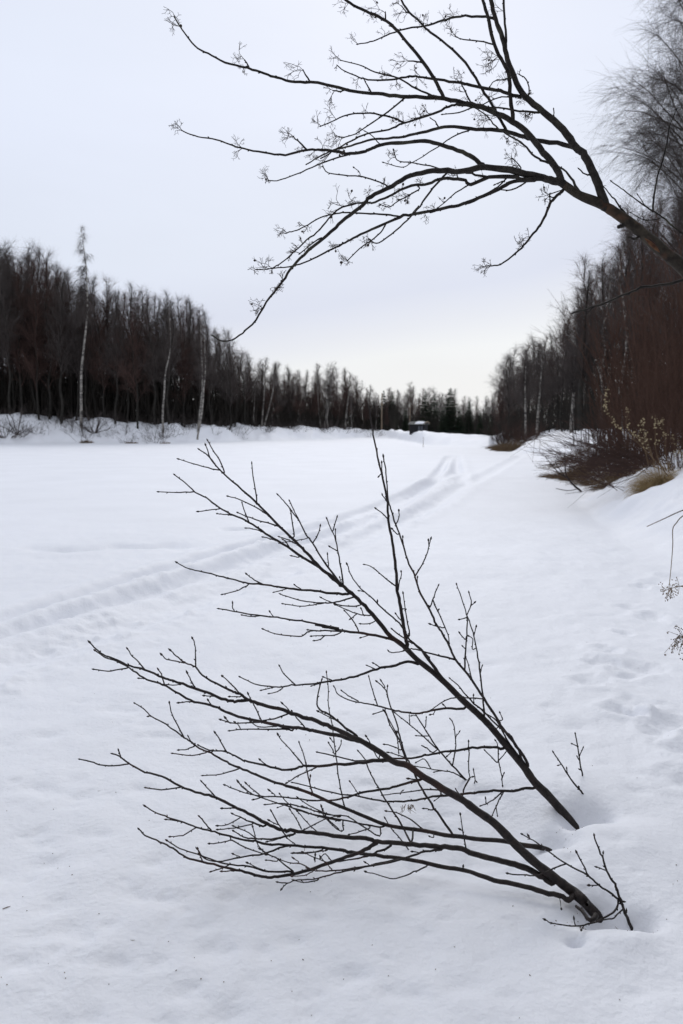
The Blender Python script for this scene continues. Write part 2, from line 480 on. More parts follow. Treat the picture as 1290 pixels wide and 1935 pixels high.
SAP_R = '''
S 12 6 S8 950,965 840,840 740,760 650,690 560,620 470,540 400,470 300,370 200,300 100,225 0,170 S7 900,125 830,85 740,20 660,0 S4 900,780 800,720
t 6 3 S8 890,965 840,915 800,880
t 4 2 S8 870,850 845,808
B 5.5 1.3 S4 800,720 720,680 600,625 480,580 380,550 280,515 150,480 90,460 S3 980,470 920,458 830,425 730,385 600,345 540,325 430,275 340,255 260,215 190,190 150,165 97,110
B 3.2 1.2 S3 1075,470 1020,430 980,415 930,390 800,325 740,260 680,235 630,200 590,160
t 1.6 1.1 S3 740,257 738,140 723,85
t 1.5 1.1 S3 670,232 600,220 560,210 535,185
t 1.6 1 S3 1020,430 960,370 905,315
t 1.4 1 S3 1010,440 950,440
B 4.5 1.2 S4 790,718 720,697 600,670 500,650 430,635 300,620 200,600 60,570 S3 920,530 830,490 730,470 640,425 560,375 520,360 420,325 340,265 260,225 190,200 130,160
t 1.5 1.1 S3 325,265 260,275 210,285 120,272
t 1.6 1.1 S3 430,272 380,215 350,190 325,150
t 1.5 1.1 S3 548,362 530,300 515,280
t 1.6 1.1 S3 735,382 710,340 690,300
t 1.3 1 S3 530,362 600,370 640,367
t 1.3 1 S3 430,328 398,328
t 1.5 1.1 S3 735,475 700,472 640,475
t 1.2 1 S3 835,490 818,465
t 1.4 1 S3 850,438 795,435
t 1.6 1 S3 1140,587 1100,500 1060,425
t 1.8 1.2 S3 1300,545 1220,575 1140,587
t 2 1.1 S3 1330,645 1290,638 1200,640 1020,640 950,648
t 1.7 1.1 S3 1160,592 1040,600 960,600 895,580
t 1.4 1 S3 950,600 925,575
t 1.2 1 S3 1015,638 1000,610 985,600
t 1.3 1 S3 1230,620 1130,625 1080,600
t 1.7 1 S4 440,632 390,570 360,530
t 1.3 1 S4 355,545 330,510 305,485
B 3 1.2 S4 755,685 700,640 640,590 580,545 520,510 515,450 540,340
t 1.2 1 S4 640,590 520,530
t 1.3 1 S4 840,735 815,685
t 1.3 1 S4 885,815 860,775
B 4 1.2 S4 975,830 850,835 740,850 620,855 500,865 430,860 380,878 300,885 200,860 70,830 S3 1040,835 980,800 920,775 820,765 760,738
t 1.5 1.1 S3 930,778 890,710 862,660
t 1.3 1.1 S3 1180,865 1135,825
t 1.5 1 S4 430,857 350,760 310,720 275,675
t 1.6 1.1 S4 500,875 400,920 330,965
B 3.2 1.2 S7 850,100 820,107 700,140 600,165 470,185 350,220 250,235 130,230 0,215 S6 840,340 775,355
t 1.4 1.1 S6 840,340 750,325 640,290 600,270
t 1.3 1 S6 800,325 725,260
t 1.3 1 S6 760,320 710,290 680,255
t 1.2 1 S6 900,330 872,305
t 1.3 .9 S7 810,110 750,102
t 1.4 1 S4 1150,945 1075,940
t 1.8 1 S8 130,525 110,420 95,320
t 1.2 .9 S8 108,420 98,412
B 7 3.8 S8 650,735 600,700 500,650 400,615 300,590 200,565 100,530 0,515 S7 850,508 700,495 560,485 480,465 322,455 200,435 100,425 0,415
B 3.8 1.4 S7 0,415 S6 930,540 850,505 740,440 650,400 540,345 450,320 320,275 210,215 110,190 0,130 S3 270,800 240,790
t 1.5 1.2 S3 330,850 240,860 150,855 100,835 35,822
t 1.3 1.3 S3 285,812 270,770
t 1.5 1.2 S6 325,282 210,298 115,285
t 1.5 1.2 S6 545,347 500,300 455,250
t 1.4 1.2 S6 665,410 580,412
B 2.4 1.1 S6 830,518 740,490 700,470 645,445
t 1.3 1 S6 685,470 610,510 555,518
t 1.4 1.1 S6 760,507 650,530 555,540
B 2.4 1.1 S6 1020,565 970,580 900,597 800,597 720,590 680,570 650,550
t 1.4 1.2 S6 960,568 930,520 905,480 878,430
t 1.2 1.1 S6 915,510 870,488
t 1.3 1.1 S6 790,595 740,560 700,540 650,520
t 1.3 1 S6 970,580 900,605 860,613
t 1.5 1 S6 1060,550 1200,480 1290,455
B 6 3.5 S8 760,840 720,820 600,790 450,750 300,715 120,660 0,640 S7 780,600 600,575 500,560 400,550 322,535
B 3.5 1.3 S7 322,535 S6 1150,650 1000,635 850,630 780,610 700,600 600,575 510,550 420,525 340,495 250,465 170,435 115,400
t 1.3 1.2 S6 630,603 570,620 505,625
t 1.4 1.1 S6 418,530 340,575 265,583
t 1.3 1.1 S6 340,497 240,478
t 1.5 1.3 S6 510,545 480,510 443,460
t 1.2 1 S6 1030,635 975,595
t 1.4 1 S6 640,607 720,650 840,690
B 2 1.1 S6 1000,638 930,650 840,685 680,710 600,730 540,735 470,715 430,660
t 1.2 1 S6 690,710 650,690
B 4.5 1.3 S7 560,485 530,505 480,535 400,570 280,610 150,655 0,690 S6 880,832 800,825 720,800 600,772 460,735 360,710 280,655 200,615 110,575 75,540
B 2.4 1.2 S6 1000,800 860,798 740,765 610,750 520,725 430,690 320,655 245,610
t 1.4 1.1 S6 620,755 570,780 515,795
t 1.3 1.1 S6 650,792 580,795
t 1.4 1.2 S6 458,735 430,660
B 3 1.3 S7 640,510 560,550 470,580 370,600 300,605
t 1.4 1.1 S7 240,540 150,550 50,553
B 2.4 1.2 S7 950,535 850,545 740,580 600,620 450,640 300,660 200,665 140,650
t 1.3 1.1 S7 810,552 775,545
B 2.6 1.1 S7 700,592 580,615 440,650 300,680 160,715 60,720 0,745 S6 945,900
t 1.4 1 S6 1160,850 1070,862 1020,850
t 1.3 1 S6 980,870 920,860
B 1.7 1 S7 855,635 780,670 670,710 600,700 540,680 490,673
t 1.6 1 S6 1010,795 960,755 900,710 860,690 800,640 765,525
t 1.2 1 S6 850,690 810,660
t 1.2 1 S6 905,735 850,725
t 1.3 1 S6 1190,662 1100,685 1010,685
t 1.3 1 S6 1230,745 1140,710 1075,680
t 1.2 1 S6 1145,740 1145,700
t 1.2 1 S6 1210,745 1180,710
t 1.4 1 S6 1120,785 1060,750 980,740 850,690
t 1.3 1 S6 1130,795 1080,820 1010,825
t 1.2 1 S6 1045,740 1020,720
t 1.3 1 S6 860,797 800,775 735,745
t 1.2 1 S7 280,605 240,560 215,580
t 1.2 .9 S7 280,655 250,620
t 1.2 .9 S7 500,620 490,615
t .8 .5 S8 700,820 705,860 710,890
t 1.2 .9 S8 115,650 110,640
'''
SAP_T = '''
S 3.6 1.4 S8 1145,1040 1100,920 1070,840 1045,760 1000,690 960,580 930,510 910,450
B 2.4 1.1 S8 1072,850 1000,790 930,745 870,690 740,620 640,550 560,490 475,440
B 1.8 1.4 S8 740,622 640,660 560,690 500,690 385,680
t 1.6 1.4 S8 875,690 840,620 805,555
t 1.3 1.1 S8 925,752 885,750
t 1.3 1.1 S8 970,657 930,640
t 1.1 1 S8 965,590 965,560
t 1.1 1 S8 520,470 515,455
B 2.2 1.3 S8 1060,848 1040,900 990,940 900,980 800,1000 700,990 650,980 615,962
t 1.1 1 S8 795,990 788,960
t 1.2 1 S8 850,995 835,1020
t 1.7 1.2 S8 1080,905 1050,930 1020,955 940,965
t 1.8 1.8 S8 1070,860 1084,850
t 1.8 1.8 S8 1098,920 1108,915
'''
SHOOTS = [
('thin forked bare shoot poking from the snow left of the farther sapling stem', '''
S 1.9 1.2 S5 455,950 370,860 290,770 230,680 150,555
t 1.5 1 S5 280,760 200,690 110,610 20,540
t 1.4 1 S5 372,860 390,740 380,620 358,575
t 1.1 .9 S5 393,680 412,657
t 1.1 .9 S5 205,625 210,570
t 1.1 .9 S5 220,680 150,678
t 1.2 1.4 S5 250,780 215,755 185,740
t 1.1 .9 S5 110,610 108,560
t 1.1 .9 S5 150,553 125,555'''),
('long thin twig lying low over the snow left of the forked shoot', '''
S 1.5 1 S5 455,950 400,915 350,898 260,885 180,870 120,860
t 1.2 .9 S5 305,890 260,898
t 1.3 .9 S5 240,878 200,820 150,840'''),
('leaning bare shoot alone in the snow, left one of the pair right of saplings', '''
S 1.9 1.1 S5 1170,1040 1090,940 1040,860 985,780
t 1.2 1 S5 1067,905 1065,880
t 1.3 1 S5 1150,1015 1143,995
t 1.1 .9 S5 1030,850 1018,858'''),
('upright bare shoot alone in the snow, right one of the pair right of saplings', '''
S 1.6 1.1 S5 1163,925 1145,830 1120,665
t 1.2 1 S5 1145,800 1165,755
t 1.2 1 S5 1145,830 1130,808
t 1.2 1 S5 1135,745 1100,728
t 1.1 .9 S5 1155,890 1148,885'''),
('tiny bare twig tip sticking out of the snow between the two saplings', '''
S 1.3 1 S5 505,975 507,940 500,890
t .9 .7 S5 507,945 516,955'''),
]
rng = np.random.default_rng(7)
random.seed(7)
col = scene.collection

# ================================================================ pixels and depths
CP, SP = math.cos(PITCH), math.sin(PITCH)
def pt(px, py, d):
    """point seen at photograph pixel (px, py), d metres along the optical axis"""
    x = (px - 645.0) / F * d; v = (967.5 - py) / F * d
    return np.array((x, d * CP + v * SP, CAMZ - d * SP + v * CP))
def gdepth(px, py, z=0.0):
    v = (967.5 - py) / F
    den = SP - v * CP
    return (CAMZ - z) / den if den > 1e-6 else 1e9
def G(px, py, z=0.0):
    return pt(px, py, gdepth(px, py, z))[:2]
def sstep(t):
    t = np.clip(t, 0, 1); return t * t * (3 - 2 * t)

# ================================================================ noise
def _h(ix, iy, s):
    n = (ix.astype(np.int64) * 374761393 + iy.astype(np.int64) * 668265263 + s * 974711) & 0xffffffff
    n = ((n ^ (n >> 13)) * 1274126177) & 0xffffffff
    return ((n ^ (n >> 16)) & 0xffff) / 32767.5 - 1.0
def vnoise(x, y, s=0):
    ix = np.floor(x); iy = np.floor(y); fx = x - ix; fy = y - iy
    fx = fx * fx * fx * (fx * (fx * 6 - 15) + 10); fy = fy * fy * fy * (fy * (fy * 6 - 15) + 10)
    a = _h(ix, iy, s); b = _h(ix + 1, iy, s); c = _h(ix, iy + 1, s); d = _h(ix + 1, iy + 1, s)
    return (a * (1 - fx) + b * fx) * (1 - fy) + (c * (1 - fx) + d * fx) * fy
def fbm(x, y, s=0, o=4, g=.5):
    r = 0; a = 1; f = 1
    for i in range(o):
        r = r + a * vnoise(x * f + 17.3 * i, y * f - 9.1 * i, s + i); a *= g; f *= 2.03
    return r

# ================================================================ terrain height
PXF = [-900, -400, 0, 300, 450, 600, 690, 735, 765, 800, 850, 925, 938, 955, 1000, 1400]
FOOT = [60, 66, 73, 73, 82, 97, 108, 104, 84, 68, 60, 55, 74, 112, 130, 150]
PXH = [-900, 0, 100, 160, 300, 450, 600, 730, 780, 850, 900, 925, 945, 1000, 1400]
HB = [2.7, 2.55, 2.35, 2.15, 1.75, 1.5, 1.2, .92, .92, .88, .80, .7, .7, 1.0, 1.3]
RY = [-50, 0, 4, 8, 11, 13, 20, 30, 45, 60, 80, 130, 400, 4000]
RX = [2.3, 2.3, 2.6, 3.4, 3.75, 4.1, 6.0, 7.6, 9.3, 12.2, 17, 34, 130, 1300]
RH = [.5, .5, .5, .55, .95, 1.0, 1.1, 1.1, 1.2, 1.25, 1.4, 1.3, 1.3, 1.3]
RW = [5, 5, 4.5, 3.4, 2.2, 2.0, 2.8, 3.2, 4.2, 5, 5, 8, 10, 10]

def polydist(x, y, P):
    best = np.full(x.shape, 1e9); side = np.zeros(x.shape); arc = np.zeros(x.shape); acc = 0
    for (x0, y0), (x1, y1) in zip(P[:-1], P[1:]):
        dx, dy = x1 - x0, y1 - y0; l2 = dx * dx + dy * dy; l = math.sqrt(l2)
        u = np.clip(((x - x0) * dx + (y - y0) * dy) / l2, 0, 1)
        ex, ey = x - x0 - u * dx, y - y0 - u * dy
        d = np.sqrt(ex * ex + ey * ey); m = d < best
        best = np.where(m, d, best); side = np.where(m, np.sign(ex * dy - ey * dx), side); arc = np.where(m, acc + u * l, arc)
        acc += l
    return best, side, arc
def gl(*p): return [tuple(G(a, b)) for a, b in p]
T_UP = gl((-260, 1235), (0, 1165), (99, 1135), (149, 1122), (298, 1078), (446, 1035), (560, 1008), (642, 985), (723, 953), (766, 934), (816, 909), (834, 885), (848, 862))
T_UP2 = gl((-260, 1268), (0, 1194), (99, 1167), (174, 1144), (347, 1098), (446, 1062), (560, 1026), (660, 996), (740, 960), (790, 930), (825, 908), (862, 890), (858, 862))
T_LO = gl((-300, 1360), (0, 1256), (198, 1190), (347, 1143), (480, 1100), (600, 1050), (690, 1016), (760, 980), (816, 952), (871, 915), (871, 890), (866, 862))
T_R = gl((760, 985), (840, 945), (875, 920), (933, 889), (968, 869), (1000, 856))
WELLS = [(1100, 1547, .06, .13, 0), (1128, 1545, .075, .07, 0), (1040, 1592, .07, .08, 0), (1060, 1578, .06, .05, 0),
         (950, 1585, .22, .045, 0), (880, 1600, .22, .045, 0), (970, 1515, .25, .035, 0), (870, 1500, .25, .04, 0), (760, 1540, .2, .04, 0), (680, 1580, .18, .03, 0),
         (1135, 1722, .06, .09, 0), (1120, 1745, .05, .05, 0), (1088, 1788, .022, .06, 0), (1200, 1750, .045, .08, 0), (1220, 1742, .05, .03, 0), (1168, 1738, .045, .04, 0)]
WELLS_OLD = [(1094, 1556, .15, .085, 0), (1128, 1548, .13, .05, 0), (1032, 1600, .13, .07, 0), (1056, 1582, .1, .04, 0),
         (960, 1590, .2, .035, 0), (900, 1610, .22, .03, 0), (980, 1520, .3, .03, 0), (870, 1500, .3, .035, 0), (760, 1540, .25, .03, 0), (680, 1580, .2, .03, 0),
         (1130, 1730, .10, .06, 0), (1085, 1785, .07, .09, 0), (1060, 1770, .10, .05, 0), (1195, 1752, .07, .06, 0), (1215, 1745, .1, .04, 0), (1160, 1742, .06, .035, 0), (1125, 1700, .12, .03, 0)]
RIDGES = [(1150, 1596, .22, .035), (1075, 1640, .22, .03), (1160, 1800, .12, .03), (1105, 1588, .08, .02), (1048, 1625, .07, .015), (1205, 1790, .07, .015), (1000, 1480, .3, .03), (1090, 1500, .3, .03)]
DIMPLES = [(85, 1385, .05), (150, 1500, .05), (65, 1485, .05), (90, 1625, .05), (35, 1825, .04), (170, 1918, .035), (340, 1871, .028), (255, 1682, .05), (320, 1700, .05),
           (65, 1570, .05), (290, 1385, .04), (1090, 1376, .07), (925, 1252, .06), (895, 1212, .06), (700, 1385, .05), (790, 1418, .05), (240, 1340, .05), (205, 1337, .05), (325, 1385, .05), (130, 1760, .05), (400, 1790, .06), (830, 1670, .05), (640, 1700, .05), (300, 1620, .05)]
STEPS = [(1195, 1140, .14), (1235, 1160, .16), (1150, 1228, .12), (1135, 1250, .12), (1205, 1262, .16), (1180, 1275, .12), (1120, 1290, .12), (1190, 1350, .1), (1215, 1335, .12),
         (1245, 1385, .1), (1285, 1420, .12), (1270, 1370, .13), (1200, 1352, .07), (1240, 1095, .17), (1275, 1085, .18), (1170, 1345, .1), (1290, 1480, .12), (1180, 1190, .1), (1215, 1100, .1)]
DG = [(*G(a, b), s) for a, b, s in DIMPLES]
r_ = np.random.default_rng(3)
for i in range(260):
    a, b = r_.uniform(-150, 1250), 1150 + 780 * r_.random() ** 1.2
    DG.append((*G(a, b), r_.uniform(.012, .04)))
FARSTEPS = []
for i in range(14): FARSTEPS.append((*G(60 + i * 22 + r_.uniform(-6, 6), 1034 + r_.uniform(-4, 4) - i * .4), .17))
for i in range(10): FARSTEPS.append((*G(430 + i * 20, 1000 - i * 2 + r_.uniform(-3, 3)), .12))

def H(x, y):
    x = np.asarray(x, float); y = np.asarray(y, float)
    ys = np.maximum(y, 1.0)
    px = np.clip(645 + F * x / ys * 1.0, -900, 1400)
    r = np.sqrt(x * x + y * y)
    z = fbm(x * .12, y * .12, 5, 3) * .035 + fbm(x * .7, y * .45, 9, 3) * .013
    near = sstep(1 - (r - 9) / 8)
    z = z + near * (fbm(x * 2.6, y * 2.6, 21, 3) * .012 + fbm(x * 11, y * 8, 31, 4) * .0028)
    wind = fbm(x * .5, y * 2.6, 77, 3); z = z + .006 * wind * sstep((r - 4) / 6)
    # far and left bank
    s = ys - np.interp(px, PXF, FOOT) + fbm(x * .16, y * .05, 41, 3) * 2.2
    hb = np.interp(px, PXH, HB)
    mound = np.exp(-((px - 860) / 95) ** 2)
    k = np.where(y > 20, 1.0, 0.0)
    ramp = sstep(s / (6.5 + 3 * mound))
    lump = sstep(s / 2) * (1 - .82 * mound)
    land = hb * ramp + lump * (fbm(x * .42, y * .30, 51, 4) * .30 + np.maximum(0, fbm(x * .9, y * .5, 61, 2)) * .22)
    land = land - np.clip((s - 14) * .035, 0, 1.0) * (s > 14)
    z = z + k * land * (s > -.0001) * sstep(s / .8)
    # right bank
    sr = x - np.interp(y, RY, RX) + fbm(x * .35, y * .22, 71, 3) * .35 * sstep((y - 6) / 8)
    w = np.interp(y, RY, RW); hr = np.interp(y, RY, RH)
    rb = hr * sstep(sr / w) + sstep(sr / 1.0) * sstep((y - 8.5) / 4) * fbm(x * .8, y * .6, 81, 4) * .19 * sstep((60 - y) / 10 )
    rb = rb + np.clip(sr - w, 0, 6) * .03
    z = np.maximum(z, z * .3 + rb) if False else z + rb * (1 - k * sstep((s + 6) / 12))
    # snowmobile track
    for P, wd, dep in ((T_UP, .13, .085), (T_UP2, .15, .085), (T_LO, .15, .035), (T_R, .17, .035)):
        d, sd, arc = polydist(x, y, P)
        sc = np.clip(1 + r * .006, 1, 1.3)
        g = np.exp(-(d / (wd * sc)) ** 3); rim = np.exp(-((d - wd * 1.9 * sc) / (wd * .8 * sc)) ** 2)
        z = z - dep * g * (1 + .15 * vnoise(arc * 1.2, d * 2, 91)) + dep * .40 * rim * (1 + .12 * vnoise(arc * 1.3, d * 5, 95))
    d1, s1, a1 = polydist(x, y, T_UP2); d2, s2, a2 = polydist(x, y, T_LO)
    band = np.exp(-(np.maximum(0, np.minimum(d1, d2) - .25) / .3) ** 2) * sstep((46 - r) / 25)
    rough = fbm(x * 5.5, y * 5.5, 101, 4, .62)
    z = z + band * (rough * .0075 + .008 * np.maximum(0, rough) ** 2)
    # melt hollows round the stems
    m = (r < 6)
    if m.any():
        xs, yn = x[m], y[m]; dz = np.zeros(xs.shape)
        for a, b, s_, dep, _ in WELLS:
            gx, gy = G(a, b); q = np.sqrt((xs - gx) ** 2 + ((yn - gy)) ** 2) / s_
            dz -= dep * np.exp(-q ** 1.8)
        for a, b, s_, dep in RIDGES:
            gx, gy = G(a, b); q = np.sqrt((xs - gx) ** 2 + ((yn - gy) * 1.3) ** 2) / s_
            dz += dep * np.exp(-q ** 2)
        z[m] = z[m] + dz
    m = (r < 12)
    if m.any():
        xs, yn = x[m], y[m]; dz = np.zeros(xs.shape)
        for gx, gy, s_ in DG:
            q2 = ((xs - gx) / (s_ * 1.3)) ** 2 + ((yn - gy) / s_) ** 2
            dz -= s_ * .30 * np.exp(-q2)
        jx = fbm(xs * 7, yn * 7, 111, 3, .6)
        for a, b, s_ in STEPS:
            gx, gy = G(a, b)
            q = np.sqrt(((xs - gx) / s_) ** 2 + ((yn - gy) / s_) ** 2) + jx * .28
            dz += -.030 * np.exp(-(q / .6) ** 2) + .009 * np.exp(-((q - 1.25) / .4) ** 2) * (1 + .6 * jx)
        z[m] = z[m] + dz
    m = (r > 8) & (r < 25)
    if m.any():
        xs, yn = x[m], y[m]; dz = np.zeros(xs.shape)
        for gx, gy, s_ in FARSTEPS:
            dz -= .05 * np.exp(-((xs - gx) / s_) ** 2 - ((yn - gy) / s_) ** 2)
        z[m] = z[m] + dz
    return z
def hz(x, y): return float(H(np.array([x]), np.array([y]))[0])
def hit(px, py):
    ds = np.arange(1.2, 30, .01); P = np.array([pt(px, py, d) for d in ds]); k = np.argmax(H(P[:, 0], P[:, 1]) > P[:, 2]); return float(ds[k])
def at(px, Y):
    """ground point in the direction of column px, Y metres ahead"""
    x = (px - 645.0) / F * Y; return Vector((x, Y, hz(x, Y)))

# ================================================================ mesh helpers
def new_mesh(name, V, Q, smooth=True, T=None):
    me = bpy.data.meshes.new(name)
    V = np.asarray(V, dtype=np.float32).reshape(-1, 3); Q = np.asarray(Q, dtype=np.int32).reshape(-1, 4)
    T = np.zeros((0, 3), np.int32) if T is None else np.asarray(T, dtype=np.int32).reshape(-1, 3)
    me.vertices.add(len(V)); me.vertices.foreach_set('co', V.ravel())
    idx = np.concatenate([Q.ravel(), T.ravel()]); me.loops.add(len(idx)); me.loops.foreach_set('vertex_index', idx)
    ls = np.concatenate([np.arange(len(Q)) * 4, len(Q) * 4 + np.arange(len(T)) * 3]).astype(np.int32)
    me.polygons.add(len(ls)); me.polygons.foreach_set('loop_start', ls)
    me.polygons.foreach_set('use_smooth', np.full(len(ls), smooth, dtype=bool))
    me.update(calc_edges=True); return me
class MB:
    """collects tubes, boxes and blobs into ONE mesh"""
    def __init__(s): s.V = []; s.Q = []; s.T = []; s.n = 0
    def add(s, V, Q, T=None):
        s.V.append(np.asarray(V, float).reshape(-1, 3))
        if len(Q): s.Q.append(np.asarray(Q).reshape(-1, 4) + s.n)
        if T is not None and len(T): s.T.append(np.asarray(T).reshape(-1, 3) + s.n)
        s.n += len(s.V[-1])
    def tubes(s, P, R, sides=4):
        """P (k, n, 3) courses, R (k, n) radii"""
        P = np.asarray(P, float); R = np.asarray(R, float); k, n, _ = P.shape
        t = np.gradient(P, axis=1); t /= np.linalg.norm(t, axis=2, keepdims=True) + 1e-12
        ax = t.mean(axis=1); ref = np.zeros((k, 3)); ref[np.arange(k), np.argmin(np.abs(ax), axis=1)] = 1
        u = np.cross(t, ref[:, None, :]); u /= np.linalg.norm(u, axis=2, keepdims=True) + 1e-12
        v = np.cross(t, u)
        a = np.arange(sides) * 2 * math.pi / sides
        V = P[:, :, None, :] + R[:, :, None, None] * (u[:, :, None, :] * np.cos(a)[None, None, :, None] + v[:, :, None, :] * np.sin(a)[None, None, :, None])
        base = (np.arange(k) * n * sides)[:, None, None]; i = (np.arange(n - 1) * sides)[None, :, None]; j = np.arange(sides)[None, None, :]; j2 = (j + 1) % sides
        q = np.stack([base + i + j, base + i + j2, base + i + sides + j2, base + i + sides + j], axis=-1)
        s.add(V.reshape(-1, 3), q.reshape(-1, 4))
    def tube(s, P, R, sides=8): s.tubes(np.asarray(P)[None], np.asarray(R)[None], sides)
    def box(s, c, h, rz=0):
        c = np.asarray(c, float); v = []
        for X in (-1, 1):
            for Y in (-1, 1):
                for Z in (-1, 1):
                    x, y = X * h[0], Y * h[1]; v.append((c[0] + x * math.cos(rz) - y * math.sin(rz), c[1] + x * math.sin(rz) + y * math.cos(rz), c[2] + Z * h[2]))
        s.add(v, [(0, 1, 3, 2), (4, 6, 7, 5), (0, 4, 5, 1), (2, 3, 7, 6), (0, 2, 6, 4), (1, 5, 7, 3)])
    def blob(s, c, ax, r, l):
        """small bud: spindle along ax"""
        ax = np.asarray(ax, float); ax = ax / (np.linalg.norm(ax) + 1e-9)
        tt = np.array([-.1, .12, .4, .7, 1.0]); rr = np.array([.45, .9, 1, .62, .08])
        s.tube(c + ax * (tt * l)[:, None], rr * r, 6)
    def build(s, name, mat, parent=None, smooth=True):
        me = new_mesh(name, np.concatenate(s.V), np.concatenate(s.Q) if s.Q else [], smooth, np.concatenate(s.T) if s.T else None)
        me.materials.append(mat); o = bpy.data.objects.new(name, me); col.objects.link(o)
        if parent is not None:
            o.parent = parent
            if s.V: pass
        return o
def tag(o, label=None, cat=None, group=None, kind=None):
    for k, v in (('label', label), ('category', cat), ('group', group), ('kind', kind)):
        if v: o[k] = v
    return o
def empty(name, loc=(0, 0, 0), rz=0):
    o = bpy.data.objects.new(name, None); col.objects.link(o); o.location = loc; o.rotation_euler.z = rz; o.empty_display_size = .1; return o
def rebase(parent):
    """children were built in world space: keep them in place under a parent that stands at the thing's base"""
    off = np.array(parent.location, dtype=np.float32)
    def sh(o):
        n = len(o.data.vertices); a = np.empty(n * 3, np.float32); o.data.vertices.foreach_get('co', a)
        a = (a.reshape(-1, 3) - off).ravel(); o.data.vertices.foreach_set('co', a); o.data.update()
    for c in parent.children:
        sh(c)
        for g in c.children: sh(g)
def catmull(P, per):
    P = np.asarray(P, float)
    if len(P) < 3: 
        k = max(2, per); u = np.linspace(0, 1, k + 1)[:, None]; return P[0] * (1 - u) + P[-1] * u
    Q = np.vstack([2 * P[0] - P[1], P, 2 * P[-1] - P[-2]]); out = []
    for i in range(1, len(Q) - 2):
        for u in np.arange(per) / per:
            a, b, c, d = Q[i - 1], Q[i], Q[i + 1], Q[i + 2]
            out.append(.5 * (2 * b + (c - a) * u + (2 * a - 5 * b + 4 * c - d) * u * u + (3 * b - a - 3 * c + d) * u ** 3))
    out.append(P[-1]); return np.array(out)

# ================================================================ materials
def mat(name, build):
    m = bpy.data.materials.new(name); m.use_nodes = True; t = m.node_tree; b = t.nodes['Principled BSDF']
    build(t, b); return m
def simple(name, c1, c2, scale=8, rough=.85, bump=.3, bscale=None, stretch=(1, 1, 1), spec=.25, c3=None, s3=2.0, t3=(.55, .65), dist=.004):
    def f(t, b):
        n = t.nodes.new; l = t.links.new
        tc = n('ShaderNodeTexCoord'); mp = n('ShaderNodeMapping'); mp.inputs['Scale'].default_value = stretch; l(tc.outputs['Object'], mp.inputs[0])
        no = n('ShaderNodeTexNoise'); no.inputs['Scale'].default_value = scale; no.inputs['Detail'].default_value = 5; l(mp.outputs[0], no.inputs[0])
        r = n('ShaderNodeValToRGB'); r.color_ramp.elements[0].position = .35; r.color_ramp.elements[1].position = .68
        r.color_ramp.elements[0].color = (*c1, 1); r.color_ramp.elements[1].color = (*c2, 1); l(no.outputs[0], r.inputs[0])
        o = r.outputs[0]
        if c3:
            n3 = n('ShaderNodeTexNoise'); n3.inputs['Scale'].default_value = s3; n3.inputs['Detail'].default_value = 3; l(tc.outputs['Object'], n3.inputs[0])
            r3 = n('ShaderNodeMapRange'); r3.inputs['From Min'].default_value = t3[0]; r3.inputs['From Max'].default_value = t3[1]; l(n3.outputs[0], r3.inputs[0])
            mx = n('ShaderNodeMix'); mx.data_type = 'RGBA'; l(r3.outputs[0], mx.inputs[0]); l(o, mx.inputs[6]); mx.inputs[7].default_value = (*c3, 1); o = mx.outputs[2]
        l(o, b.inputs['Base Color']); b.inputs['Roughness'].default_value = rough; b.inputs['Specular IOR Level'].default_value = spec
        if bump:
            nb = n('ShaderNodeTexNoise'); nb.inputs['Scale'].default_value = bscale or scale * 3; nb.inputs['Detail'].default_value = 4; l(mp.outputs[0], nb.inputs[0])
            bp = n('ShaderNodeBump'); bp.inputs['Strength'].default_value = bump; bp.inputs['Distance'].default_value = dist; l(nb.outputs[0], bp.inputs['Height']); l(bp.outputs[0], b.inputs['Normal'])
    return mat(name, f)
